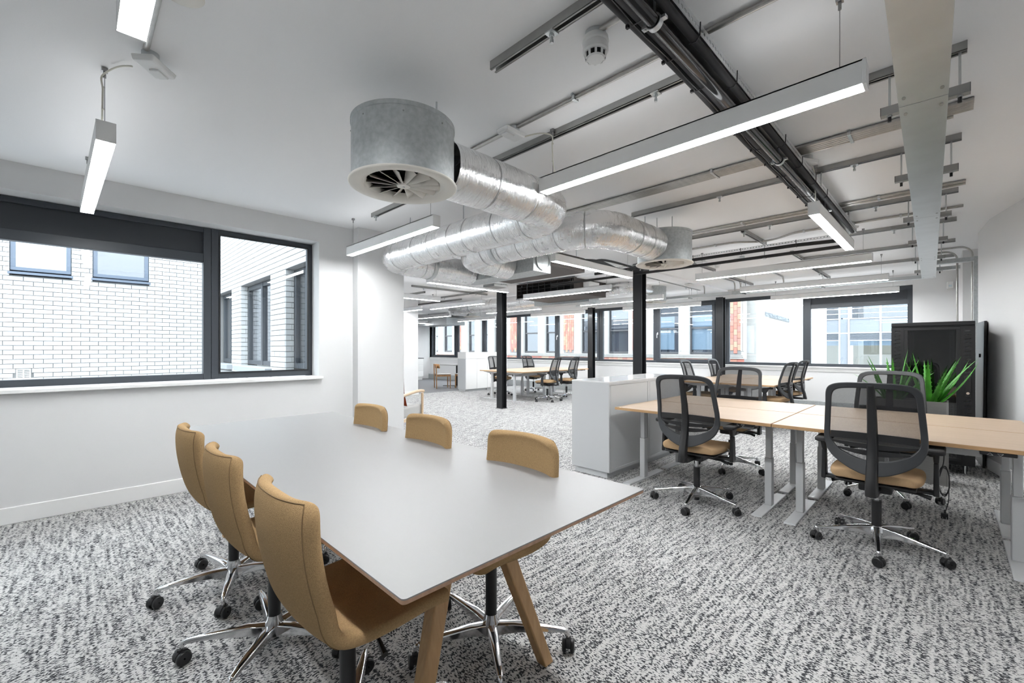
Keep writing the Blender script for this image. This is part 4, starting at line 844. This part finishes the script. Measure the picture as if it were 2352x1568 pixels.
# ------------------------------------------------------------------ zinc channels on the ceiling
CH = 'zinc channels fixed to the ceiling'
def channel(p, q, label, stud=(), z=ZC, size=.041):
    p, q = Vector((*p, 0)), Vector((*q, 0)); L = (q-p).length; ang = math.atan2(q.y-p.y, q.x-p.x)
    r = thing('ceiling_channel', label, 'channel', ((p.x+q.x)/2, (p.y+q.y)/2, z), ang, CH); h = size; w = size/2
    MB().box(-L/2, -w, -.003, L/2, w, 0).box(-L/2, -w, -h, L/2, -w+.003, -.003).box(-L/2, w-.003, -h, L/2, w, -.003).box(-L/2, -w, -h, L/2, -w+.011, -h+.003).box(-L/2, w-.011, -h, L/2, w, -h+.003).build('profile', 'strut', r, smooth=0)
    for s in stud:
        x = -L/2+s; MB().box(x-.022, -.022, -h-.006, x+.022, .022, -h).build('square_washer', 'galv', r); MB().cyl((x, 0, -h-.03), (x, 0, -h-.006), .006, 8).cyl((x, 0, -h-.018), (x, 0, -h-.006), .011, 6).cyl((x, 0, -h-.045), (x, 0, -h-.03), .0085, 8).build('stud', 'galv', r)
    return r
channel((1.44, -.6), (1.44, 1.57), 'zinc ceiling channel with an open end above the smoke detector', (1.80,))
channel((2.17, .935), (2.17, 4.20), 'long zinc ceiling channel passing above the drum duct to the pillar side', (.16, 3.2))
channel((2.86, -.06), (2.86, .32), 'short zinc ceiling channel at the end of the longest pendant light', ())
channel((4.05, -.06), (4.05, 2.30), 'zinc ceiling channel crossing above the black pipes behind the longest pendant light', (.55, 1.5))
channel((5.39, -.06), (5.39, 2.35), 'zinc ceiling channel crossing the end of the black pipe run', (.55, 1.45))
channel((6.58, -.06), (6.58, .84), 'zinc ceiling channel beyond the pipes, holding the trunking', (.5,))
channel((7.86, -.06), (7.86, 1.60), 'zinc ceiling channel above the inner row pendant light', ()); channel((9.13, -.06), (9.13, 1.62), 'zinc ceiling channel above the middle row pendant light', ())
channel((5.47, 1.69), (6.35, 1.69), 'short zinc ceiling channel running towards the windows by the wavy conduit', (.05,)); channel((7.20, 1.58), (7.88, 1.58), 'short zinc ceiling channel towards the windows, behind the lower black pipe')
channel((6.96, 2.9), (7.92, 2.9), 'zinc ceiling channel towards the windows, left of the inner row light'); channel((8.85, 2.97), (10.25, 2.97), 'zinc ceiling channel carrying the window trunking, middle one', (.7, .95)); channel((8.88, 1.63), (10.3, 1.63), 'zinc ceiling channel carrying the window trunking, right one', (.5, .75))
channel((7.3, 4.05), (10.29, 4.1), 'zinc ceiling channel carrying the window trunking, by the thick column', (2.2, 2.5)); channel((5.2, 8.3), (7.4, 8.3), 'zinc ceiling channel in the far bay over the free column', (.3, 1.6)); channel((6.95, 7.8), (6.95, 9.9), 'zinc ceiling channel above the far foil duct', (.4, 1.7))
channel((6.0, 9.0), (6.0, 10.4), 'zinc ceiling channel near the partition, first of two'); channel((7.6, 9.6), (7.6, 12.2), 'zinc ceiling channel running into the kitchen end')
# ------------------------------------------------------------------ conduits
def conduit(pts, label, clips=(), r=.0125, R=.05, group='zinc conduits on the ceiling'):
    o = Vector(pts[0]); P = fillet([Vector(p)-o for p in pts], R, 6) if len(pts) > 2 else [Vector(p)-o for p in pts]
    t = thing('conduit', label, 'pipe', o, 0, group)
    MB().tube(P, r, 12).build('tube', 'cond', t)
    for c in clips:
        c = Vector(c)-o; MB().box(c.x-.02, c.y-.009, c.z-r-.003, c.x+.02, c.y+.009, c.z-r).box(c.x-.02, c.y-.009, c.z-r, c.x-.014, c.y+.009, c.z+r).box(c.x+.014, c.y-.009, c.z-r, c.x+.02, c.y+.009, c.z+r).box(c.x-.034, c.y-.009, c.z+r-.003, c.x-.02, c.y+.009, c.z+r).build('saddle_clip', 'galv', t)
    return t
zc_ = ZC-.016
conduit([(1.94, -.3, zc_), (1.94, 2.35, zc_)], 'zinc conduit running past the junction box above the drum duct', [(1.94, 1.45, zc_)])
conduit([(1.60, -.3, zc_), (1.60, 1.06, zc_)], 'zinc conduit ending at the smoke detector')
for k in range(5): conduit([(3.50+k*.030, -.1, zc_), (3.50+k*.030, 4.2, zc_)], ('zinc conduit nearest the camera in the bunch of five', 'second zinc conduit of the bunch of five', 'middle zinc conduit of the bunch of five', 'fourth zinc conduit of the bunch of five', 'zinc conduit farthest from the camera in the bunch of five')[k], [(3.50+k*.030, .45, zc_), (3.50+k*.03, 1.3, zc_)])
conduit([(3.67, -.02, zc_), (3.67, .20, zc_), (3.60, .20, zc_)], 'short bent zinc conduit beside the bunch of five')
conduit([(5.16, -.1, zc_), (5.16, 2.6, zc_)], 'zinc conduit above the wavy one, nearer the camera', [(5.16, .45, zc_), (5.16, 1.6, zc_)]); conduit([(5.23, -.1, zc_), (5.23, 2.6, zc_)], 'zinc conduit above the wavy one, farther from the camera', [(5.23, .45, zc_), (5.23, 1.6, zc_)])
conduit([(6.04, -.1, zc_), (6.04, 1.30, zc_), (6.22, 1.62, zc_-.02), (6.04, 1.95, zc_), (6.04, 2.75, zc_)], 'wavy zinc conduit dodging the short ceiling channel', [(6.04, .35, zc_), (6.04, 1.2, zc_), (6.04, 2.2, zc_)], R=.35)
conduit([(8.5, .22, zc_), (8.5, -.225, zc_), (8.5, -.225, .02)], 'zinc conduit bending down the right wall behind the server rack', R=.12); conduit([(8.80, .25, zc_), (8.80, -.085, zc_), (8.80, -.085, .02)], 'zinc conduit bending down the corner boxing beside the window wall', R=.12)
for k, (x, y) in enumerate(((9.05, 3.13), (9.05, 3.02), (9.1, 2.25), (9.05, 3.75))): conduit([(x-.8, y, zc_), (9.66, y, zc_), (9.66, y, 2.48)], ('pair of hooped conduit drops to the window trunking, left hoop', 'pair of hooped conduit drops to the window trunking, right hoop', 'single hooped conduit drop at the right of the window trunking', 'hooped conduit drop by the third drum')[k], R=.10)
cpx = conduit([(.23, 1.4, zc_), (.23, 2.60, zc_)], 'zinc conduit running to the junction box over the meeting table', r=.0125)
# ------------------------------------------------------------------ boxes, detectors
def jbox(loc, rz, label):
    r = thing('junction_box', label, 'box', loc, rz, 'luminaire junction boxes')
    MB().cyl((0, 0, -.035), (0, 0, 0), .034, 18).build('back_box', 'galv', r)
    MB().hexa([(-.045, -.05, -.062), (.045, -.05, -.062), (.045, .10, -.062), (-.045, .10, -.062)], [(-.05, -.055, -.035), (.05, -.055, -.035), (.05, .11, -.035), (-.05, .11, -.035)]).build('cover', 'plastic', r, bev=.006)
    MB().box(-.022, .02, -.070, .022, .09, -.060).build('socket_plug', 'plastic', r, bev=.003)
    return r
jbox((.25, 2.66, ZC), radians(-40), 'white junction box on the ceiling beside the askew pendant light'); jbox((1.94, 1.92, ZC-.01), radians(90), 'white junction box on the conduit above the drum duct')
jbox((3.72, .72, ZC-.01), radians(60), 'white junction box over the near end of the light under the black pipes'); jbox((6.04, .76, ZC-.01), radians(60), 'white junction box at the far end of the light under the black pipes')
jbox((7.1, 2.2, ZC), radians(60), 'white junction box above the inner row light'); jbox((6.9, 2.7, ZC), 0, 'white junction box at the end of the inner row light'); jbox((9.1, 3.82, ZC-.01), 0, 'white junction box near the third drum')
sd = thing('smoke_detector', 'white smoke detector on the ceiling with dark vents around its rim', 'detector', (1.62, 1.10, ZC))
MB().lathe([(.001, 0), (.045, 0), (.045, -.025), (.001, -.025)], n=24).build('back_box', 'galv', sd); MB().lathe([(.001, -.025), (.055, -.025), (.058, -.045), (.052, -.052), (.056, -.058), (.056, -.085), (.050, -.092), (.001, -.092)], n=36).build('base', 'plastic', sd)
MB().lathe([(.001, -.092), (.043, -.092), (.043, -.112), (.001, -.112)], n=30).build('vent_core', 'void', sd)
for k in range(10): a = 2*pi*k/10; MB().bar((.046*cos(a), .046*sin(a), -.090), (.041*cos(a), .041*sin(a), -.115), .010, .008, up=(cos(a), sin(a), 0)).build('rib', 'plastic', sd)
MB().lathe([(.001, -.110), (.043, -.110), (.036, -.118), (.001, -.122)], n=30).build('cap', 'plastic', sd)
ho = thing('ceiling_sounder', 'cream dome sounder on the ceiling half hidden by the top left light', 'detector', (.275, 1.98, ZC)); MB().lathe([(.001, 0), (.03, 0), (.036, -.05), (.062, -.085), (.070, -.088), (.070, -.094), (.001, -.10)], n=32).build('dome', 'cream', ho); MB().cyl((0, 0, -.104), (0, 0, -.098), .012, 14).build('sensor', 'plastic', ho)
pr = thing('motion_sensor', 'small white sensor box high on the wall right of the street window', 'detector', (11.0, -.02, 2.42)); MB().box(-.07, -.045, -.06, 0, .045, .06).build('case', 'plastic', pr, bev=.01); MB().box(-.074, -.02, -.03, -.068, .02, .005).build('lens', 'frost', pr)
sd2 = thing('detector', 'small white round detector under the ceiling left of the middle row light', 'detector', (7.55, 2.72, ZC)); MB().lathe([(.001, 0), (.05, 0), (.05, -.03), (.035, -.05), (.001, -.05)], n=24).build('body', 'plastic', sd2); MB().lathe([(.036, -.034), (.046, -.034), (.04, -.042)], n=20).build('vent', 'void', sd2)
# ------------------------------------------------------------------ black pipes on a perforated tray
ct = thing('cable_tray', 'perforated zinc tray carrying the black pipes across the ceiling', 'tray', (0, .78, 2.545))
MB().box(-.8, -.08, 0, 5.95, .08, .003).build('bed', 'strut', ct, smooth=0)
for y in (-.08, .078):
    mb = MB().box(-.8, y, 0, 5.95, y+.002, .020).box(-.8, y, .032, 5.95, y+.002, .05)
    for k in range(225): mb.box(-.8+k*.03, y, .020, -.8+k*.03+.014, y+.002, .032)
    mb.build('slotted_side', 'galv', ct, smooth=0)
for x in (2.62, 4.05, 5.39): MB().cyl((x, -.088, 0), (x, -.088, .11), .005, 8).build('threaded_rod', 'galv', ct); MB().cyl((x, .088, 0), (x, .088, .11), .005, 8).build('threaded_rod', 'galv', ct)
def bundle_pipe(y, z, r, m, label, x1, wav=0, name='insulated_pipe', tail=None):
    t = thing(name, label, 'pipe', (0, y, z), 0, 'black pipes on the tray'); P = []
    for k in range(81):
        x = -.8+(x1+.8)*k/80; P.append((x, wav*sin(x*2.6), wav*.6*sin(x*4.1)))
    if tail: P = fillet([P[-2], *tail], .12, 6) and P+[Vector(p) for p in fillet([P[-1], *tail], .12, 6)[1:]]
    MB().tube(P, r, 14).build('pipe', m, t); return t
i1 = bundle_pipe(.838, 2.517, .019, 'rubber', 'thin black insulated pipe at the drum side of the tray', 5.75, .004); i2 = bundle_pipe(.787, 2.509, .029, 'rubber', 'fat black insulated pipe in the middle of the tray', 5.75, .004)
for k in range(20):
    x = .3+k*.285; MB().tube([(x, .042, -.028+.02), (x, .03, -.030), (x, .0, -.0305), (x, -.033, -.018)], .0022, 5).box(x-.006, .045, -.03, x+.006, .056, -.018).build('cable_tie', 'blk', i2)
MB().tube([(-.8+k*.09, .026+.003*sin(k*1.3), -.022+.002*sin(k*.9)) for k in range(72)], .0045, 6).build('control_cable', 'blk', i2)
dp = bundle_pipe(.742, 2.462, .0225, 'pvc', 'shiny black drain pipe slung below the tray', 5.45, name='drain_pipe')
for x in (1.46, 3.08, 4.50):
    c = MB(); n = 20; rr = [[((.0), 0, 0)]]
    rows = [[(x+dx, (.0255+dr)*cos(2*pi*k/n), (.0255+dr)*sin(2*pi*k/n)) for k in range(n+1)] for dx, dr in ((-.012, 0), (-.012, .003), (.012, .003), (.012, 0))]
    c.grid(rows).box(x-.010, .026, -.01, x+.010, .045, .0).cyl((x, .036, -.014), (x, .036, .012), .006, 8).box(x-.010, -.045, -.005, x+.01, -.026, .005).cyl((x, 0, .026), (x, 0, .085), .005, 8).build('pipe_clamp', 'galv', dp)
for x in (2.35, 3.9): MB().cyl((x, 0, 0), (x+.07, 0, 0), .0245, 16).build('coupling', 'pvc', dp)
i3 = bundle_pipe(.711, 2.520, .016, 'rubber', 'black insulated pipe along the slotted outer side of the tray', 5.75)
for k in range(7): x = 1.72+k*.42; MB().tube([(x, .016, -.016), (x, -.012, -.017), (x, -.026, .0), (x, -.028, .05)], .0026, 5).build('cable_tie', 'blk', i3)
u1 = thing('insulated_pipe', 'upper black insulated pipe turning off towards the fan coils, below a slotted rail', 'pipe', (6.17, .90, 2.55)); MB().tube(fillet([(-.42, -.07, -.02), (0, -.07, -.02), (0, .4, 0), (0, 3.3, 0)], .15, 6), .022, 14).build('pipe', 'rubber', u1)
rl = MB().box(-.03, .05, .030, -.027, 3.3, .037).box(-.03, .05, .047, -.027, 3.3, .054)
for k in range(100): rl.box(-.03, .05+k*.0325, .037, -.027, .05+k*.0325+.012, .047)
rl.build('slotted_rail', 'galv', u1, smooth=0)
for k in range(5): y = .4+k*.62; MB().tube([(-.036, y, .058), (-.034, y, .02), (-.026, y, -.012), (0, y, -.025)], .004, 6).build('cable_tie', 'blk', u1)
u2 = thing('insulated_pipe', 'lower black insulated pipe crossing to the thick column on drop rods', 'pipe', (6.17, .85, 2.462)); MB().tube([(0, 0, 0), (0, 4.3, -.005)], .020, 14).build('pipe', 'rubber', u2); MB().cyl((-.0, .80, 0), (0, .80, .215), .006, 8).box(-.025, .785, -.028, .025, .815, -.02).build('drop_rod', 'galv', u2)
# ------------------------------------------------------------------ galvanised trunking and trapeze hangers
tr = thing('trunking', 'wide galvanised trunking running along the ceiling at the right', 'trunking', (0, .0265, 2.43), math.atan(.0207))
for k, (a, b) in enumerate(((-.6, 2.74), (2.745, 5.18), (5.185, 7.6), (7.605, 9.68))):
    MB().box(a, -.083, 0, b, .083, .004).build('lid_section', 'galv', tr, bev=.001)
    for x in ((a+.09), (b-.09)):
        for y in (-.062, .062): MB().prism([(x+.016*cos(t), y+.007*sin(t)) for t in [2*pi*i/12 for i in range(12)]], -.002, 0).build('lid_screw', 'strut', tr)
MB().box(-.6, -.080, .004, 9.68, -.077, .026).box(-.6, .077, .004, 9.68, .080, .026).box(-.6, -.08, .023, 9.68, .08, .026).build('body', 'galvd', tr)
for j, x in enumerate((2.86, 4.05, 5.39, 6.58, 7.86, 9.13)):
    yc = .0265+x*.0207; hg = thing('trapeze_hanger', ('trapeze hanger under the wide trunking nearest the camera', 'second trapeze hanger from the camera under the wide trunking', 'third trapeze hanger from the camera under the wide trunking', 'fourth trapeze hanger from the camera under the wide trunking', 'fifth trapeze hanger from the camera under the wide trunking', 'trapeze hanger under the wide trunking nearest the windows')[j], 'hanger', (x, yc, 2.456), 0, 'trapeze hangers')
    MB().box(-.02, -.155, 0, .02, .155, .003).box(-.02, -.155, .003, -.017, .155, .041).box(.017, -.155, .003, .02, .155, .041).build('channel', 'strut', hg, smooth=0)
    for s in (-1, 1):
        MB().cyl((0, s*.122, -.028), (0, s*.122, .205), .005, 8).build('threaded_rod', 'galv', hg); MB().cyl((0, s*.122, -.032), (0, s*.122, -.008), .0075, 8).build('rod_cap', 'blk', hg); MB().cyl((0, s*.122, -.008), (0, s*.122, 0), .011, 6).build('nut', 'galv', hg); MB().box(-.0205, s*.155-.001, 0, .0205, s*.155+.001, .041).build('end_cap', 'blk', hg)
wt = thing('trunking', 'slim galvanised trunking along the heads of the street windows', 'trunking', (9.71, 0, 2.43)); MB().box(-.05, .15, 0, .05, 7.2, .055).build('body', 'galv', wt, bev=.002)
for y in (1.63, 2.97, 4.08):
    for dx in (-.055, .055): MB().cyl((dx, y, .055), (dx, y, .22), .004, 8).build('threaded_rod', 'galv', wt)
    MB().box(-.07, y-.02, -.02, .07, y+.02, 0).build('support_channel', 'strut', wt)
for y in (3.07, 5.4): MB().box(-.06, y-.12, -.012, .06, y+.12, .06).build('coupler', 'galvd', wt)
w2 = thing('trunking', 'grey trunking stub from the wide trunking to the right wall, then down it', 'trunking', (8.22, 0, 2.43)); MB().box(-.04, -.24, 0, .04, .12, .055).build('stub', 'galvd', w2, bev=.002); MB().box(-.05, -.275, -2.35, .05, -.225, .055).build('drop', 'galvd', w2, bev=.002)
w3 = thing('trunking', 'short grey trunking stub nearest the window wall corner', 'trunking', (9.02, 0, 2.43)); MB().box(-.03, -.12, .02, .03, .15, .07).build('stub', 'galvd', w3, bev=.002)
# ------------------------------------------------------------------ swirl diffusers
def diffuser(x, y, label, zr=2.15, top=2.462, q=.83):
    r = thing('swirl_diffuser', label, 'diffuser', (x, y, zr), 0, 'swirl diffusers with galvanised drums')
    H = top-zr; D = .315*q
    MB().lathe([(D, .01), (D, H-.022), (D+.004, H-.02), (D+.004, H), (.0, H), (0, H-.004), (D-.003, H-.004), (D-.003, .01)], n=64, close=True).build('drum', 'galvd', r)
    S_ = lambda L: [(a*q, b) for a, b in L]
    MB().lathe(S_([(.333, .006), (.333, 0), (.325, -.004), (.265, -.002), (.235, .012), (.228, .03), (.222, .03), (.230, .010), (.262, .004), (.325, .006)]), n=64).build('face_ring', 'cream', r, smooth=60)
    MB().lathe(S_([(.001, -.002), (.040, -.002), (.046, .004), (.046, .014), (.001, .014)]), n=24).build('centre_boss', 'cream', r); MB().cyl((0, 0, -.005), (0, 0, 0), .006, 10).build('centre_screw', 'galv', r)
    for k in range(14):
        a = 2*pi*k/14; t = radians(40); rows = []
        for rr_, hw in ((.040, .010), (.13, .028), (.226, .046)):
            rad = Vector((cos(a), sin(a), 0))*q; tan = Vector((-sin(a), cos(a), 0))*q; rows.append([rad*rr_+tan*.003+Vector((0, 0, .001)), rad*rr_+Vector((0, 0, .001)), rad*rr_-tan*hw*1.6*cos(t)+Vector((0, 0, hw*1.3*sin(t)+.001))])
        MB().grid(rows).build('blade', 'cream', r, solid=.002)
    MB().lathe(S_([(.0, .14), (.29, .14), (.29, .16), (0, .16)]), n=40).build('inner_plate', 'void', r); MB().lathe(S_([(.235, .02), (.30, .02), (.30, .14), (.295, .14), (.295, .025), (.235, .025)]), n=40).build('inner_wall', 'void', r)
    for k in range(8): a = 2*pi*(k+.3)/8; MB().cyl((cos(a)*(D+.001), sin(a)*(D+.001), H-.05), (cos(a)*(D+.004), sin(a)*(D+.004), H-.05), .004, 8).build('rivet', 'strut', r)
    for k in range(3): a = radians(45+40*(k-1)); MB().cyl((cos(a)*D*.85, sin(a)*D*.85, H-.002), (cos(a)*D*.85, sin(a)*D*.85, ZC-zr), .005, 8).build('drop_rod', 'galv', r)
    return r
diffuser(1.22, 2.024, 'galvanised drum diffuser nearest the camera with a cream swirl grille'); diffuser(4.223, 2.04, 'galvanised drum diffuser in front of the thick column, at the end of the second duct')
diffuser(9.06, 4.62, 'galvanised drum diffuser right of the thick column, over the window side', 2.32, 2.665); diffuser(8.83, 10.6, 'galvanised drum diffuser at the far foil duct by the kitchen', 2.30, 2.62)
# ------------------------------------------------------------------ foil ducts
random.seed(5)
def duct(pts, R, label, r=.168, seams=(), bands=(), seed=0):
    o = Vector(pts[0]); t = thing('foil_duct', label, 'duct', o, 0, 'foil wrapped ducts')
    P = resample(fillet([Vector(p)-o for p in pts], R, 14), .022); n = 72; T = [((P[min(i+1, len(P)-1)]-P[max(i-1, 0)]).normalized()) for i in range(len(P))]
    S = [0]
    for a, b in zip(P[:-1], P[1:]): S.append(S[-1]+(b-a).length)
    tot = S[-1]; V = []; uvs = []; sp = [s*tot for s in seams]
    for i, p in enumerate(P):
        u = T[i].cross(Vector((0, 0, 1))).normalized(); w = u.cross(T[i])
        bend = (T[min(i+6, len(T)-1)]-T[max(i-6, 0)]).length
        for k in range(n+1):
            a = 2*pi*k/n; q = Vector((S[i]*9, 3.2*cos(a), 3.2*sin(a)+seed*13))
            d = .004*noise.noise(Vector((S[i]*3.0, 1.4*cos(a)+seed*7, 1.4*sin(a))))+(.0014+.007*min(1, bend))*noise.fractal(Vector((S[i]*26, 3.5*cos(a)+seed*5, 3.5*sin(a))), .8, 2.0, 3)
            for s in sp: d -= .008*math.exp(-((S[i]-s)/.014)**2)
            rr = r+d; pos = p+(u*cos(a)+w*sin(a))*rr
            if pos.z+o.z > ZC-.004: pos.z = ZC-.004-o.z
            V.append(tuple(pos)); uvs.append((S[i], k/n))
    F = [(i*(n+1)+k, (i+1)*(n+1)+k, (i+1)*(n+1)+k+1, i*(n+1)+k+1) for i in range(len(P)-1) for k in range(n)]
    me = bpy.data.meshes.new('sleeve'); me.from_pydata(V, [], F); ul = me.uv_layers.new(name='uv')
    idx = [0]*len(me.loops); me.loops.foreach_get('vertex_index', idx); ul.data.foreach_set('uv', [c for i in idx for c in uvs[i]])
    link('sleeve', me, 'foil', t, smooth=180)
    for s, wd, m, dr in [(s, .007, 'tape', -.004) for s in seams]+[(s, .03, 'galv', .006) for s in bands]:
        L = s*tot; i = min(range(len(S)), key=lambda j: abs(S[j]-L)); p = P[i]; u = T[i].cross(Vector((0, 0, 1))).normalized(); w = u.cross(T[i])
        prof = ((-wd, -.004), (-wd*.8, 0), (0, .0015 if m == 'tape' else -.003), (wd*.8, 0), (wd, -.004)); rows = []
        for dx, dd_ in prof: rows.append([p+T[i]*dx+(u*cos(2*pi*k/48)+w*sin(2*pi*k/48))*(r+dr+dd_+(.002*noise.noise(Vector((k*1.9, s*50, dx*300))) if m == 'tape' else 0)) for k in range(49)])
        MB().grid(rows).build('tape_seam' if m == 'tape' else 'clamp_band', m, t, smooth=60)
    return t
ZD = 2.315
def rods(t, pts, z0):
    for x, y in pts: MB().cyl((x-t.location.x, y-t.location.y, z0-t.location.z), (x-t.location.x, y-t.location.y, ZC-t.location.z), .004, 8).build('drop_rod', 'galv', t)
rods(duct([(1.475, 2.024, ZD), (2.52, 2.024, ZD), (2.52, 4.53, ZD), (3.73, 4.53, ZD-.01)], .27, 'silver foil duct from the nearest drum, bending twice to the fan coil plenum', r=.157, seams=(.07, .14, .27, .34, .42, .47, .54, .60, .69, .76, .83), bands=(.86,), seed=1), ((2.52, 3.15), (2.52, 4.05)), 2.43)
rods(duct([(3.97, 2.04, ZD), (3.03, 2.04, ZD), (3.03, 3.78, ZD), (3.73, 3.82, ZD-.01)], .33, 'silver foil duct from the second drum curling back to the fan coil plenum', seams=(.07, .14, .30, .37, .45, .52, .60, .68, .92), bands=(.63,), seed=2, r=.157), ((3.03, 2.8),), 2.43)
duct([(8.80, 4.62, 2.56), (7.98, 4.62, 2.56), (7.98, 5.43, 2.52)], .16, 'silver foil duct between the thick column and the second fan coil', seams=(.3, .5, .7), seed=3, r=.125)
duct([(7.98, 7.07, 2.49), (7.95, 7.8, 2.48), (7.95, 10.6, 2.46), (8.56, 10.6, 2.46)], .30, 'silver foil duct in the far bay leading to the kitchen side drum', seams=(.12, .25, .4, .52, .75, .88), bands=(.62,), seed=4, r=.16)
# ------------------------------------------------------------------ fan coil units
f1 = thing('fan_coil_unit', 'dark fan coil unit with a grey plenum taking both foil ducts', 'fan coil', (0, 0, 0))
MB().box(3.75, 3.40, 2.203, 4.06, 4.80, 2.49).build('plenum', 'galvd', f1, bev=.003); MB().box(4.06, 3.40, 2.30, 4.76, 4.78, 2.49).build('casing', 'brown', f1, bev=.003)
for y in (4.53, 3.82): MB().lathe([(.135, 0), (.150, 0), (.150, .05), (.135, .05)], n=32).build('spigot', 'galv', f1).matrix_local = Matrix.Translation((3.705, y, 2.31)) @ Matrix.Rotation(pi/2, 4, 'Y')
cp = MB().lathe([(.001, .012), (.11, .012), (.11, .02), (.12, .02), (.12, 0), (.001, 0)], n=32).build('blank_cap', 'galvd', f1); cp.matrix_local = Matrix.Translation((3.905, 3.402, 2.345)) @ Matrix.Rotation(pi/2, 4, 'X')
MB().cyl((3.73, 4.20, 2.345), (3.70, 4.20, 2.345), .025, 18).build('damper_knob', 'blue', f1); MB().box(3.738, 4.165, 2.225, 3.752, 4.23, 2.32).build('damper_plate', 'strut', f1)
MB().box(4.10, 4.45, 2.165, 4.36, 4.68, 2.203).build('hanger_plate', 'strut', f1, bev=.003); MB().bar((3.5, 4.56, 2.19), (3.75, 4.56, 2.19), .04, .024).build('support_channel', 'strut', f1)
for x, y in ((3.80, 3.45), (3.80, 4.7), (4.68, 3.48), (4.68, 4.7)): MB().cyl((x, y, 2.45), (x, y, ZC), .005, 8).build('drop_rod', 'galv', f1)
MB().tube(catmull([(4.6, 3.42, 2.42), (4.7, 3.34, 2.44), (5.0, 3.32, 2.46), (5.5, 3.4, 2.45), (6.10, 3.55, 2.462)], 6), .025, 12).build('hose', 'rubber', f1); MB().tube(catmull([(4.6, 3.46, 2.36), (4.75, 3.33, 2.42), (5.2, 3.36, 2.52), (6.12, 3.42, 2.54)], 6), .016, 10).build('hose', 'rubber', f1)
f2 = thing('fan_coil_unit', 'fan coil unit with an open black return grille between the two free columns', 'fan coil', (0, 0, 0))
mb = MB().box(6.72, 5.04, 2.36, 7.80, 6.58, 2.375).box(6.72, 5.04, 2.65, 7.80, 6.58, 2.665).box(6.72, 5.04, 2.375, 7.80, 5.055, 2.65).box(6.72, 6.565, 2.375, 7.80, 6.58, 2.65).box(7.78, 5.055, 2.375, 7.80, 6.565, 2.65); mb.build('casing', 'brown', f2)
MB().box(6.70, 5.04, 2.34, 6.74, 6.58, 2.36).build('grille_sill', 'galvd', f2); MB().box(7.1, 5.06, 2.38, 7.12, 6.56, 2.64).build('filter_bank', 'void', f2)
for k in range(9): y = 5.14+k*.165; MB().box(6.74, y, 2.376, 6.755, y+.012, 2.649).build('grille_bar', 'blk', f2)
for z in (2.44, 2.52, 2.59): MB().box(6.742, 5.06, z, 6.752, 6.56, z+.008).build('grille_bar', 'blk', f2)
MB().box(7.80, 5.46, 2.31, 8.17, 7.04, 2.66).build('plenum', 'galvd', f2, bev=.003)
for y, rr_ in ((5.43, .13), (7.055, .162)): MB().lathe([(rr_-.012, 0), (rr_+.006, 0), (rr_+.006, .03), (rr_-.012, .03)], n=28).build('spigot', 'galv', f2).matrix_local = Matrix.Translation((7.98, y+.02, 2.49 if y > 6 else 2.52)) @ Matrix.Rotation(pi/2, 4, 'X')
MB().box(7.0, 4.90, 2.46, 7.35, 5.04, 2.60).build('control_box', 'plastic', f2, bev=.004)
for x, y in ((6.8, 5.14), (6.8, 6.5), (8.08, 5.55), (8.08, 6.95)): MB().cyl((x, y, 2.6), (x, y, ZC), .005, 8).build('drop_rod', 'galv', f2)
f3 = thing('fan_coil_unit', 'small grey fan coil box above the farthest street window', 'fan coil', (0, 0, 0)); MB().box(10.05, 13.6, 2.22, 10.95, 15.7, 2.5).build('casing', 'galvd', f3, bev=.004); MB().box(10.3, 14.3, 2.20, 10.7, 15.0, 2.22).build('access_panel', 'strut', f3)
for x, y in ((10.15, 13.8), (10.85, 15.5)): MB().cyl((x, y, 2.5), (x, y, ZC), .005, 8).build('drop_rod', 'galv', f3)
